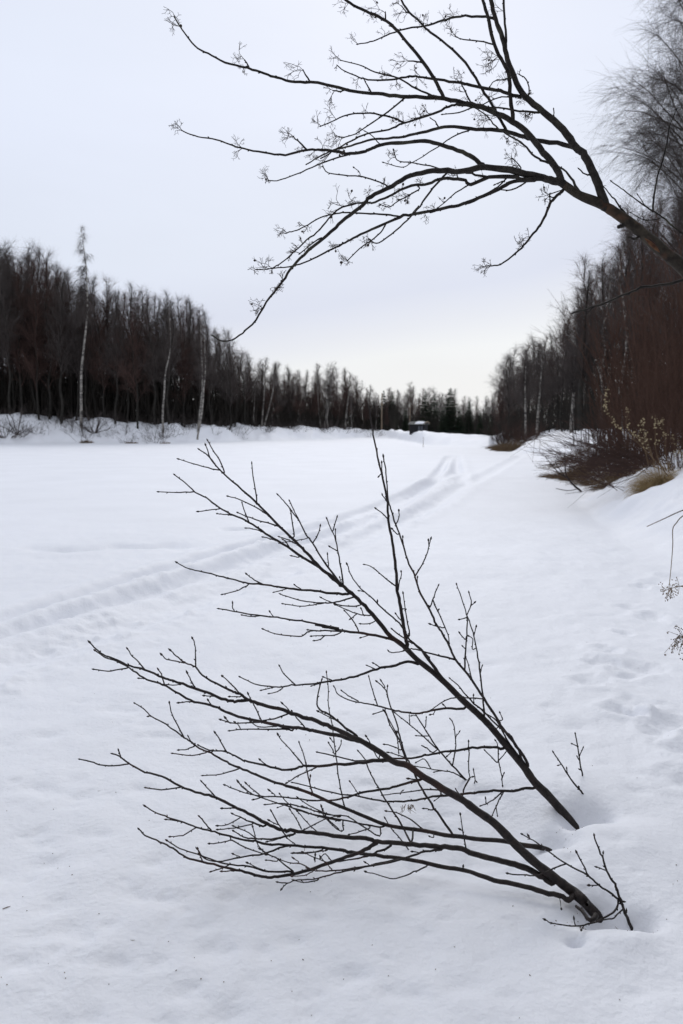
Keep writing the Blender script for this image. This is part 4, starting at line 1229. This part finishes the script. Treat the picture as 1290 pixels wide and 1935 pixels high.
# ---- right wood
def rzone(px):
    return ('at the far left end of the right bank wood' if px < 1005 else 'left of the stout dark trunk on the right bank' if px < 1090 else
            'right of the stout dark trunk on the right bank' if px < 1180 else 'behind the red brown willows on the right bank' if px < 1290 else 'off the right edge of the picture')
RTX = [935, 950, 975, 1000, 1020, 1045, 1055, 1070, 1090, 1110, 1140, 1170, 1200, 1250, 1300, 1400]
RTY = [735, 690, 662, 655, 652, 660, 610, 600, 570, 525, 490, 455, 430, 400, 380, 360]
RDX = [935, 1040, 1060, 1120, 1200, 1300, 1400]
RDY = [82, 70, 56, 45, 38, 33, 30]
for row in range(4):
    px = 942.0 if row > 0 else 960.0
    while px < 1420:
        Y = np.interp(px, RDX, RDY) * (1 + .09 * row) + br.uniform(-1, 1) + row * 1.5
        p = at(px, Y); top = np.interp(px, RTX, RTY) + br.normal(0, 9) + (10, 4, 0, 0, 0)[row]; h = CAMZ + (HOR - top) / F * Y - p.z
        k = br.random()
        if k < .14 and row < 2: pr, hb = V_BIRCH[br.integers(4)], 12; lab, g = 'slim birch with spotted pale trunk in the wood on the right bank', 'slim birches on the right bank'
        elif k < .52: pr, hb = V_GREY[br.integers(5)], 12; lab = 'dark bare tree ' + rzone(px); g = 'dark bare trees ' + rzone(px)
        else: pr, hb = V_RED[br.integers(4)], 11; lab = 'reddish brown bare tree ' + rzone(px); g = 'reddish bare trees ' + rzone(px)
        copy_tree(pr, p, br.uniform(0, 6.28), h / hb, lab, g, sx=br.uniform(.95, 1.3))
        px += 1.5 * F / Y * br.uniform(.7, 1.25) * (.75 if row else .9)
# unseen trees carrying on the wood behind the camera, added to shade near snow
for i in range(60):
    x, y = br.uniform(5, 18), br.uniform(-18, 3)
    if i > 34: x, y = br.uniform(-14, 6), br.uniform(-18, -4.5)
    if y > 0 and x < 9 + y: continue
    copy_tree((V_RED + V_GREY)[br.integers(9)], (x, y, hz(x, y)), br.uniform(0, 6.28), br.uniform(.9, 1.25), 'unseen bare tree added behind and beside the camera to shade the near snow', 'bare trees outside the picture', sx=1.3)

# ---- named birches
def px_trunk(path, Y):
    b = at(path[0][0], Y); P = []
    for i, (px, py) in enumerate(path):
        P.append(((px - path[0][0]) / F * Y, .15 * math.sin(i * 1.7), (path[0][1] - py) / F * Y))
    return b, P
def named_birch(path, Y, tr, label, seed, crown0, spread, n1, n2, n3, up, droop, tw, tm=None, cm=None, l3=.55):
    b, P = px_trunk(path, Y); ztop = CAMZ + (HOR - path[-1][1]) / F * Y; hh = ztop - b.z; s = hh / P[-1][2]; P = [(x, y, z * s) for x, y, z in P]
    mt, mc = bare_tree(seed, hh, tr, crown0=crown0, spread=spread, n1=n1, n2=n2, n3=n3, up=up, droop=droop, twig_r=tw, trunk_pts=P, l3=l3)
    return make_tree('birch_tree', mt, mc, tm or BIRCH, cm or TWIG, b, label)
named_birch([(156, 798), (157, 740), (160, 700), (166, 660), (172, 610), (175, 560), (175, 500), (168, 440)], 77.5, .135, 'tall weeping birch on the left bank, its crown standing clear above the wood', 201, .55, .07, 46, 9, 11, .85, .85, .0095, l3=.8)
named_birch([(310, 803), (309, 770), (314, 730), (317, 700), (324, 670), (327, 640), (326, 590)], 78, .095, 'forked white birch trunk standing before the dark wood, left of centre on left bank', 202, .6, .08, 22, 6, 6, .9, .4, .010)
named_birch([(373, 807), (379, 780), (385, 750), (388, 720), (391, 690), (390, 640), (388, 580)], 78, .085, 'crooked white birch at the left bank edge, the right one of a leaning pair', 203, .55, .09, 26, 6, 6, .9, .4, .010)
named_birch([(374, 806), (379, 770), (384, 735), (386, 700), (384, 650), (384, 600)], 79.5, .08, 'thinner birch, the left one of a leaning pair at the left bank edge', 204, .55, .08, 22, 6, 6, .9, .4, .010)
named_birch([(495, 812), (497, 780), (501, 740), (503, 700), (505, 680)], 95, .09, 'upright white birch on the left bank, beside a birch that leans right', 205, .55, .10, 22, 6, 6, .9, .4, .010)
named_birch([(498, 813), (507, 780), (516, 745), (520, 715), (520, 690)], 95, .09, 'white birch leaning right across its upright neighbour on the left bank', 206, .55, .09, 22, 6, 6, .9, .4, .010)
named_birch([(607, 816), (603, 785), (601, 755), (600, 725), (598, 690)], 108, .10, 'left stem of the white birch pair standing in a V near the river bend', 207, .5, .12, 24, 7, 6, .95, .3, .011)
named_birch([(612, 820), (616, 790), (619, 760), (622, 730), (634, 688)], 108, .12, 'right stem of the white birch pair standing in a V near the river bend', 208, .5, .12, 26, 7, 6, .95, .3, .011)
named_birch([(652, 812), (654, 780), (658, 750), (661, 705)], 112, .12, 'pointed birch with twin look, first tall top right of the V shaped pair', 209, .4, .12, 26, 7, 6, .95, .3, .011)
named_birch([(1012, 806), (1014, 770), (1016, 730), (1017, 690), (1016, 655)], 66, .10, 'straight birch stem on the far part of the right bank, beside a double one', 210, .45, .10, 26, 7, 7, .95, .3, .010)
named_birch([(992, 812), (991, 770), (988, 720), (988, 670)], 68, .10, 'leftmost pale birch stem on the far part of the right bank', 211, .45, .10, 26, 7, 7, .95, .3, .010)
named_birch([(1078, 818), (1079, 790), (1079, 750), (1078, 700), (1080, 610)], 47, .14, 'stout white birch with black flecks at the edge of the right wood', 212, .5, .12, 34, 8, 8, .95, .4, .009)
named_birch([(1099, 812), (1098, 780), (1099, 740), (1102, 680), (1105, 560)], 49, .11, 'white birch half hidden behind the stout dark trunk on the right bank', 213, .45, .12, 34, 8, 8, .95, .3, .009)
named_birch([(1096, 822), (1094, 770), (1092, 720), (1094, 640), (1102, 520)], 44, .19, 'stout dark trunked tree on the right bank beside the white birches', 214, .4, .15, 44, 9, 9, .8, .1, .010, tm=TRUNKG)
# the great birch at the right edge, crown against the sky
Y = 22.0; bx = at(1312, Y)
mt, mc = bare_tree(301, 16.5, .20, crown0=.30, spread=.135, n1=110, n2=14, n3=22, up=.75, droop=.42, twig_r=.0040, l3=.85,
                   trunk_pts=[(0, 0, 0), (-.1, .1, 3), (-.35, 0, 6), (-.45, .1, 9), (-.35, 0, 12), (-.2, 0, 16.5)])
make_tree('birch_tree', mt, mc, TRUNKG, TWIG, bx, 'great birch at the right edge, its fine drooping crown filling the sky above the wood')

# ---- dark understory: countless thin stems inside the wood
def thicket(spots, label, mt_, seed, r0, hlo, hhi, tw=4):
    r = np.random.default_rng(seed); P = []; R = []; P2 = []; R2 = []; A_ = np.array(spots); ZS = H(A_[:, 0], A_[:, 1]); ii = 0
    for (x, y, s) in spots:
        h = r.uniform(hlo, hhi) * s; d = np.array((r.normal(0, .16), r.normal(0, .16), 1.0)); z = ZS[ii] - .1; ii += 1; p = np.array((x, y, z)); q = [p]
        for k in range(4): d = d + r.normal(0, .07, 3); q.append(q[-1] + d / np.linalg.norm(d) * h / 4)
        P.append(q); R.append(np.linspace(r0, r0 * .3, 5) * r.uniform(.6, 1.4)); q = np.array(q)
        for k in range(tw):
            g = r.uniform(.3, 4); b = min(int(g), 3); pp = q[b] * (1 - (g - b)) + q[b + 1] * (g - b); e = np.array((r.normal(0, .6), r.normal(0, .6), .8)); e /= np.linalg.norm(e); l = h * r.uniform(.12, .3)
            e2 = e + r.normal(0, .2, 3); P2.append([pp, pp + e * l * .5, pp + e * l * .5 + e2 * l * .5]); R2.append((r0 * .45, r0 * .35, r0 * .15))
    m = MB(); m.tubes(P, R, 4); m.tubes(P2, R2, 3); o = m.build('undergrowth', mt_); tag(o, label, 'undergrowth', kind='stuff'); return o
sp = []
for i in range(5200):
    px = br.uniform(-150, 745); d0 = np.interp(px, PXF, FOOT); Y = d0 + 8.5 + 22 * br.random() ** 1.0 * (1 if px < 450 else 1.2); sp.append(((px - 645) / F * Y, Y, np.interp(px, [-150, 300, 450, 745], [1, .9, .65, .55])))
thicket(sp, 'dark tangle of thin stems filling the wood along the left bank', TWIGD, 61, .045, 4.0, 8.5, 7)
sp = []
for i in range(1500):
    px = br.uniform(735, 1010); Y = br.uniform(118, 165); sp.append(((px - 645) / F * Y, Y, 1))
thicket(sp, 'dark low tangle of stems in the wood at the far end of the river', TWIGD, 62, .06, 2.5, 4.2, 6)
sp = []
for i in range(2600):
    px = br.uniform(948, 1450); Y = np.interp(px, RDX, RDY) * br.uniform(1.03, 1.75) + 1; sp.append(((px - 645) / F * Y, Y, np.interp(px, [940, 1100, 1300], [.9, .8, .7])))
thicket(sp, 'dark brown tangle of stems filling the wood along the right bank', TWIGD, 63, .03, 3.0, 6.0, 7)

# ---- shrubs standing in the snow of the left bank
shr = []
for i in range(4):
    m = brush(400 + i, 1.1, (.9, .3, 1.1, .6)[i], (6, 9, 4, 8)[i], .012, 6); o = m.build('shrub', TWIG); tag(o, 'x', 'shrub'); shr.append(o)
used = set(); 
for i in range(260):
    px = br.uniform(-40, 725) if i > 30 else br.uniform(-40, 330); d0 = np.interp(px, PXF, FOOT); Y = d0 + br.uniform(2.2, 7.5); k = int(br.integers(4)); o = shr[k]
    if k in used: o = o.copy(); col.objects.link(o)
    used.add(k); o.location = at(px, Y); o.rotation_euler.z = br.uniform(0, 6.28); s = br.uniform(.4, 1.35) * (1 if px < 450 else .9); o.scale = (s, s, s)
    o['label'] = 'small bare shrub poking through the snow of the left bank'; o['group'] = 'small shrubs on the left bank'
def one_brush(px, Y, h, spread, n, label, mt_=TWIG, r0=.02, seed=1, tw=6, hook=0, name='shrub', steep=False):
    m = brush(seed, h, spread, n, r0, tw, hook, steep=steep); o = m.build(name, mt_); o.location = at(px, Y); tag(o, label, 'shrub'); return o
one_brush(12, 74.5, 2.0, 1.6, 40, 'dark tangled brush lying on the snow at the left edge of the picture', seed=501, r0=.03, hook=1)
one_brush(180, 77, 2.2, .2, 14, 'dark bush with a thick stump beside the tall weeping birch', seed=502, r0=.045)
one_brush(36, 75.5, 3.0, .1, 5, 'dark leaning sapling on the snow near the left edge', seed=503, r0=.05)
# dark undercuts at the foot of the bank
def tuft(px, Y, h, w, n, label, mt_=GRASSD, seed=1, name='grass_tuft', lean=(0, 0), r0=.004, cat='grass tuft', dz=0, sink=.05):
    r = np.random.default_rng(seed); P = []; R = []
    for i in range(n):
        a = r.uniform(0, 6.28); q0 = np.array((math.cos(a), math.sin(a) , 0)) * w * math.sqrt(r.random()); q0[2] = -sink
        d = np.array((q0[0] * .7 / max(w, .01) + lean[0] + r.normal(0, .42), q0[1] * .7 / max(w, .01) + lean[1] + r.normal(0, .25), 1.0)); d /= np.linalg.norm(d); l = h * r.uniform(.5, 1.1); q = [q0]
        for k in range(4): d = d + np.array((lean[0] * .25 + r.normal(0, .08), r.normal(0, .08), -.22 - .1 * k)) ; d /= np.linalg.norm(d); q.append(q[-1] + d * l / 4)
        P.append(q); R.append(np.array((1, .9, .7, .5, .2)) * r0)
    L0 = at(px, Y); P = np.array(P); base = P[:, 0, :2]; dzs = H(L0.x + base[:, 0], L0.y + base[:, 1]) - L0.z; P[:, :, 2] += dzs[:, None]
    m = MB(); m.tubes(P, R, 3); o = m.build(name, mt_); L0.z += dz; o.location = L0; tag(o, label, cat); return o
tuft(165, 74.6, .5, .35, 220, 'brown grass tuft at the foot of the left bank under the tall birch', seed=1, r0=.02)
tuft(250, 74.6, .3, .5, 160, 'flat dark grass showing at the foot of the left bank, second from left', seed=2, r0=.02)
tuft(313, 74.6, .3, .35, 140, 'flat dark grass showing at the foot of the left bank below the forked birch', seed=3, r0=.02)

# ---- far bank: hut, pole, marker stake
Y = 84.0; b = at(790, Y); gz = b.z - .25
hut = empty('hut', (b.x, Y, gz), -.45); tag(hut, 'small dark plank hut with a snow patch on its low roof behind the snow mound', 'hut')
u = Y / F   # metres per photograph pixel there
Hh = CAMZ + (HOR - 797.5) * u - .26 - gz; wl = 15 * u; wd = 9 * u
m = MB(); m.box((0, 0, Hh / 2), (wl, wd, Hh / 2)); m.build('wall', PLANK, hut, False)
m = MB()
for s in (-1, 1):
    V = [(-wl - .12, s * (wd + .16), Hh - .02), (wl + .12, s * (wd + .16), Hh - .02), (wl + .12, 0, Hh + .26), (-wl - .12, 0, Hh + .26)]
    V += [(x, y, z + .06) for x, y, z in V]; m.add(V, [(0, 1, 2, 3), (7, 6, 5, 4), (0, 4, 5, 1), (1, 5, 6, 2), (2, 6, 7, 3), (3, 7, 4, 0)])
rf = m.build('roof', ROOFM, hut, False)
m = MB()
xs = np.linspace(-.25, wl - .1, 9); ys = np.linspace(-wd - .1, -.06, 5); V = []
for i, a in enumerate(xs):
    for j, c in enumerate(ys):
        e = min(i, 8 - i, 2) / 2 * min(j, 4 - j, 1); zr = Hh + .26 - .28 * (-c) / (wd + .16); V.append((a, c, zr + .055 + .10 * e))
Q = [(i * 5 + j, (i + 1) * 5 + j, (i + 1) * 5 + j + 1, i * 5 + j + 1) for i in range(8) for j in range(4)]; m.add(V, Q)
m.build('snow_patch', SNOW, rf)
m = MB(); m.tube([(wl + .13, y, Hh + .3 - abs(y) * .24) for y in np.linspace(-wd - .16, wd + .16, 9)], [.05] * 9, 5); m.build('gable_board', POLEM, hut)
for x in (wl * .30, wl * .62):
    m = MB(); m.box((x, -wd - .012, Hh * .62), (.13, .012, .24)); wn = m.build('window', GLASSM, hut, False)
    m = MB()
    for zz in (-.26, .26): m.box((x, -wd - .018, Hh * .62 + zz), (.16, .018, .02))
    for xx in (-.15, .15): m.box((x + xx, -wd - .017, Hh * .62), (.02, .017, .24))
    m.build('frame', PLANK, wn, False)
b = at(773, 92); m = MB(); hh = CAMZ + (HOR - 768) * 92 / F - b.z; m.tube([(0, 0, -.3), (.03, 0, hh * .5), (.02, 0, hh)], (.05, .04, .03), 6); o = m.build('post', POLEM); o.location = b; tag(o, 'pale thin post standing at the left corner of the dark hut', 'post')
b = at(799, 60); m = MB(); m.tube([(0, 0, -.2), (0, 0, .75)], (.02, .016), 6); o = m.build('stake', POLEM); o.location = b; tag(o, 'thin marker stake in the snow mound in front of the hut', 'stake')
b = at(720.5, 113); hh = CAMZ + (HOR - 744) * 113 / F - b.z; po = empty('utility_pole', b); tag(po, 'tall straight light wooden utility pole before the dark spruces', 'utility pole')
m = MB(); m.tube([(0, 0, -.3), (0, 0, hh * .5), (.03, 0, hh)], (.10, .09, .07), 8); m.build('pole', POLEM, po)
zc = CAMZ + (HOR - 762.5) * 113 / F - b.z; m = MB(); m.box((0, -.12, zc - .12), (.32, .04, .04)); m.build('crossarm', POLEM, po, False)
for s in (-1, 1): m = MB(); m.tube([(s * .28, -.12, zc - .07), (s * .28, -.12, zc + .02), (s * .28, -.12, zc + .14)], (.05, .10, .07), 6); m.build('insulator', PORC, po)

# ---- far right shrubs by the river gap
for i, (px, Y, h, lab) in enumerate(((950, 66, 2.1, 'brown bush on the right bank, leftmost, beside the gap in the far bank'), (968, 64, 2.2, 'brown bush on the right bank second from the gap in the far bank'), (990, 62, 1.9, 'brown bush behind the snow ridge of the right bank, third from the gap'))):
    one_brush(px, Y, h, 1.3, 90, lab, mt_=TWIGR if i else TWIGD, r0=.012, seed=520 + i, tw=7)
for i, (px, Y) in enumerate(((948, 56), (960, 52), (972, 50))):
    tuft(px, Y, .8, .8, 420, ('brown grass hanging over the bank edge nearest the far gap', 'brown grass hanging over the bank edge, middle of the three clumps', 'brown grass hanging over the bank edge, right of the three clumps')[i], seed=30 + i, r0=.011, lean=(-.5, -.3))

# ---- near right bank: grass banks, brush, bushes with pale seed heads
for i, (px, Y, h, w, n, ln, lab) in enumerate((
    (1088, 24.5, .55, .9, 800, (-.45, -.1), 'long mat of brown dead grass below the stout dark trunk'),
    (1120, 23.5, .6, .9, 900, (-.4, -.2), 'brown dead grass mound right of the grass mat under the trunk'),
    (1152, 21.5, .55, .85, 800, (-.4, -.3), 'brown dead grass mound partly snowed over, middle of the right bank'),
    (1185, 19.5, .5, .7, 600, (-.4, -.3), 'brown dead grass mound above the dark fallen brush'),
    (1070, 30, .40, .9, 500, (-.6, -.2), 'low fringe of dead grass at the snow edge, leftmost on the right bank'))):
    tuft(px, Y, h, w, n, lab, seed=40 + i, r0=.0065, lean=ln, mt_=GRASSD)
tuft(1243, 13.4, .50, .16, 900, 'straw coloured grass tuft leaning left at the edge of the snow bank', mt_=GRASS, seed=51, r0=.0030, lean=(-.18, -.1))
tuft(1222, 13.45, .28, .10, 220, 'small straw tuft lying flat left of the larger straw tuft', mt_=GRASS, seed=52, r0=.0028, lean=(-.9, -.1))
for i, (px, Y, h, sp_, n, mt_, r0, lab) in enumerate((
    (1215, 19, 2.9, 1.0, 55, TWIGW, .010, 'red brown willow thicket at the foot of the right wood, left clump'),
    (1262, 17, 3.6, 1.1, 55, TWIGW, .010, 'red brown willow thicket near the right edge, tallest clump'),
    (1315, 15.5, 3.8, 1.1, 45, TWIGW, .010, 'red brown willow thicket cut by the right edge of the picture'),
    (1180, 23, 3.0, 1.1, 60, TWIGW, .010, 'red brown willow thicket behind the grass mounds'),
    (1140, 29, 2.6, 1.2, 55, TWIGD, .011, 'dark brown bush standing behind the dead grass, left of the willows'),
    (1245, 15.5, 1.7, .8, 90, TWIGW, .0065, 'tangled reddish bush right above the straw tuft'),
    (1285, 14.0, 1.5, .6, 80, TWIGW, .006, 'tangled reddish bush on the snow bank at the right edge'),
    (1240, 22, 4.6, 1.5, 60, TWIGW, .014, 'tall reddish alder thicket rising behind the willows'),
    (1300, 20, 5.0, 1.4, 55, TWIGW, .014, 'tall reddish alder thicket at the right edge below the great birch'))):
    one_brush(px, Y, h, sp_, n, lab, mt_, r0, 540 + i, 9, steep=h > 2)
def flat_brush(px, Y, L_, n, label, seed, dirx=-1, r0=.008, z=.15, curve=.25, mt_=None):
    r = np.random.default_rng(seed); P = []; R = []; P2 = []; R2 = []
    for i in range(n):
        q0 = np.array((r.uniform(-.35, .35), r.uniform(-.5, .5), z * r.random())); d = np.array((dirx * r.uniform(.7, 1.1), r.uniform(-.5, .5), r.uniform(-.05, .55))); d /= np.linalg.norm(d); l = L_ * r.uniform(.4, 1.1); q = [q0]
        for k in range(5): d = d + r.normal(0, .10, 3) + (0, 0, -curve * .16 * k * d[2]); d /= np.linalg.norm(d); q.append(q[-1] + d * l / 5)
        q = np.array(q); P.append(q); R.append(np.linspace(r0, r0 * .35, 6))
        for k in range(6):
            g = r.uniform(1, 5); b = min(int(g), 4); p = q[b] * (1 - (g - b)) + q[b + 1] * (g - b); e = q[b + 1] - q[b]; e /= np.linalg.norm(e); e = e + r.normal(0, .45, 3) + (0, 0, .1); e /= np.linalg.norm(e); l2 = l * .25 * r.uniform(.5, 1.3)
            P2.append([p, p + e * l2 * .5, p + e * l2 + (0, 0, .02)]); R2.append((r0 * .5, r0 * .4, r0 * .2))
    b0 = at(px, Y); 
    for arr in (P, P2):
        for q in arr:
            for k in range(len(q)):
                zz = hz(b0.x + q[k][0], b0.y + q[k][1]) - b0.z + .012
                if q[k][2] < zz: q[k] = np.array((q[k][0], q[k][1], zz))
    m = MB(); m.tubes(np.array(P), R, 5); m.tubes(np.array(P2), R2, 3); o = m.build('brush', mt_ or TWIGR); o.location = b0; tag(o, label, 'brush'); return o
flat_brush(1222, 14.8, 2.0, 48, 'dark tangled fallen brush left of the straw tuft', 601, z=.35)
flat_brush(1200, 17.0, 1.8, 34, 'dark tangled fallen brush under the dead grass mounds', 602, z=.3)
flat_brush(1185, 14.6, 1.4, 8, 'few thin twigs lying on the snow in front of the fallen brush', 603, r0=.006, z=.06)
BR2 = '''
S 2.2 1 P 1097,928 1083,916 1073,904 1068,890 1067,865 1066,858
t 1.4 .7 P 1073,904 1058,895 1048,885 1030,863
t 1.2 .7 P 1066,898 1052,880 1048,868
t 1 .7 P 1090,924 1072,927 1050,923
t .9 .6 P 1058,895 1046,898'''
dd = gdepth(1098, 928); o, _ = grow('shoot', 'small forked bare branch standing alone in the snow beyond the tracks at right', 'shoot', BR2, dd, 70, BARK, SL, (dd - 1, dd + .3), root_ext=(.03, 0, -.1), knobs=False); rebase(o)
BR3 = '''
S 2 .9 P 1205,905 1185,890 1165,882 1150,880 1128,879 1105,874 1085,870 1068,862
t 1.5 .8 P 1128,879 1122,892 1112,905 1103,912 1090,909
t 1.6 1 P 1130,879 1142,872 1160,866
t 1.2 .7 P 1150,880 1130,868 1115,858
t 1 .6 P 1105,874 1090,880 1075,882'''
dd = gdepth(1205, 905) * .98; o, _ = grow('branch', 'dark arching branch reaching left out of the fallen brush over the snow', 'branch', BR3, dd, 71, BARK, SL, (dd - 1, dd + .6), root_ext=(.3, .1, -.1), knobs=False); rebase(o)
flat_brush(1160, 20.5, 1.6, 16, 'brown fallen brush among the dead grass, left of the dark fallen brush', 604, r0=.007, z=.3)
flat_brush(1110, 24.5, 1.6, 14, 'brown fallen brush at the left end of the dead grass mounds', 605, r0=.008, z=.3)
for i, (px, Y, lab) in enumerate(((1100, 25.5, 'thin brown bush in the dead grass, leftmost'), (1135, 24, 'thin brown bush in the dead grass, second from left'), (1168, 21, 'thin brown bush in the dead grass, third from left'), (1200, 18.5, 'thin brown bush above the fallen brush'), (1222, 15.5, 'thin brown bush behind the straw tuft'))):
    one_brush(px, Y, 1.2, .7, 34, lab, TWIGW, .006, 570 + i, 8)
# seed-head stems
def seed_stem(path, Y, label, seed, r0=.006):
    r = np.random.default_rng(seed); W = catmull(np.array([pt(a, b, Y) + (0, .03 * math.sin(a), 0) for a, b in path]), 5); e = empty('seed_plant', tuple(W[0])); tag(e, label, 'plant')
    m = MB(); m.tube(W, np.linspace(r0, r0 * .4, len(W)), 5); m.build('stem', GRASSD, e); h = MB(); n = len(W)
    for i in range(int(n * .35), n - 2):
        for k in range(int(r.integers(0, 6))):
            c = W[i] + r.normal(0, .026, 3); s = r.uniform(.005, .015); h.blob(c, r.normal(0, 1, 3) + (0, 0, .5), s, s * 1.8)
    h.build('seed_head', CATKIN, e); rebase(e); return e
for i, (pa, lab) in enumerate((
    ([(1262, 900), (1235, 868), (1205, 838), (1180, 818), (1163, 800), (1152, 785), (1145, 772), (1143, 760), (1146, 742), (1148, 730)], 'tallest arching stem of pale seed heads before the dark wood'),
    ([(1240, 880), (1225, 850), (1212, 832), (1190, 815)], 'short stem of pale seed heads under the tallest one'),
    ([(1225, 880), (1215, 840), (1184, 805), (1186, 780), (1184, 768)], 'thin stem of few seed heads left of the middle cluster'),
    ([(1250, 890), (1240, 850), (1237, 820), (1238, 800), (1237, 782)], 'upright stem thick with pale seed heads, middle of the bush'),
    ([(1236, 880), (1228, 845), (1217, 820), (1212, 800), (1214, 794)], 'curved stem of pale seed heads left of the upright one'),
    ([(1265, 890), (1258, 855), (1256, 825), (1252, 800), (1251, 790)], 'curling stem of pale seed heads right of the upright one'),
    ([(1280, 890), (1278, 860), (1272, 835), (1268, 820)], 'short stem of pale seed heads near the right edge'),
    ([(1295, 890), (1290, 862), (1284, 845), (1281, 832)], 'rightmost stem of pale seed heads at the picture edge'))):
    seed_stem(pa, 12.6 + .15 * i, lab, 800 + i)
# straw stalks at the near right edge
def stalk(path, d, label, r, mt_, name='stalk', heads=None, seed=0):
    W = catmull(np.array([pt(a, b, d + .02 * i) for i, (a, b) in enumerate(path)]), 4); m = MB(); m.tube(W, np.linspace(r, r * .5, len(W)), 5)
    rg = np.random.default_rng(seed)
    if heads:
        for hx, hy, k, sp_ in heads:
            c0 = pt(hx, hy, d); nr = W[np.argmin(np.linalg.norm(W - c0, axis=1))]
            for q in range(k):
                c = c0 + rg.normal(0, sp_, 3); m.tube(catmull(np.array([nr, (nr + c) / 2 + rg.normal(0, sp_ * .2, 3), c]), 2), [r * .35] * 5, 4)
                for z in range(3): m.blob(c + rg.normal(0, .006, 3), rg.normal(0, 1, 3), .0022, .006)
    o = m.build(name, mt_); tag(o, label, 'stalk'); return o
stalk([(1420, 925), (1340, 948), (1288, 965), (1255, 980), (1222, 995)], 6.2, 'straight thin straw leaning out over the snow from the right edge', .006, GRASSD)
stalk([(1330, 950), (1290, 975), (1278, 988), (1271, 1000), (1271, 1030), (1268, 1070), (1265, 1100), (1263, 1118)], 4.6, 'drooping grey grass blade hanging down near the right edge', .0035, GRASSD)
stalk([(1400, 1120), (1330, 1108), (1290, 1107), (1268, 1112), (1250, 1118)], 3.4, 'dry umbel spray of tiny seeds at the right edge, upper of two', .0024, GRASSD, heads=[(1282, 1110, 7, .018), (1265, 1118, 8, .018), (1268, 1125, 6, .012), (1252, 1117, 4, .010)], seed=3)
stalk([(1400, 1230), (1330, 1215), (1300, 1205), (1285, 1205), (1272, 1208)], 3.3, 'dry umbel spray of tiny seeds at the right edge, lower of two', .0024, GRASSD, heads=[(1282, 1195, 8, .02), (1280, 1215, 9, .022), (1268, 1228, 5, .016), (1290, 1230, 6, .02), (1285, 1208, 6, .02)], seed=4)
# withered leaf scraps caught on a twig
m = MB(); rg = np.random.default_rng(9)
for i in range(16):
    c = pt(757 + rg.uniform(0, 26), 1521 + rg.normal(0, 1.2), dP * .93); m.tube(np.array([c, c + (rg.normal(0, .006), 0, -rg.uniform(.008, .02)), c + (rg.normal(0, .012), 0, -rg.uniform(.015, .035))]), (.0012, .001, .0004), 4)
o = m.build('leaf_litter', GRASSD); tag(o, 'ragged brown grass scraps snagged on a twig behind the nearer sapling', 'leaf litter')
for o in list(scene.objects):
    if '_used' in o: del o['_used']
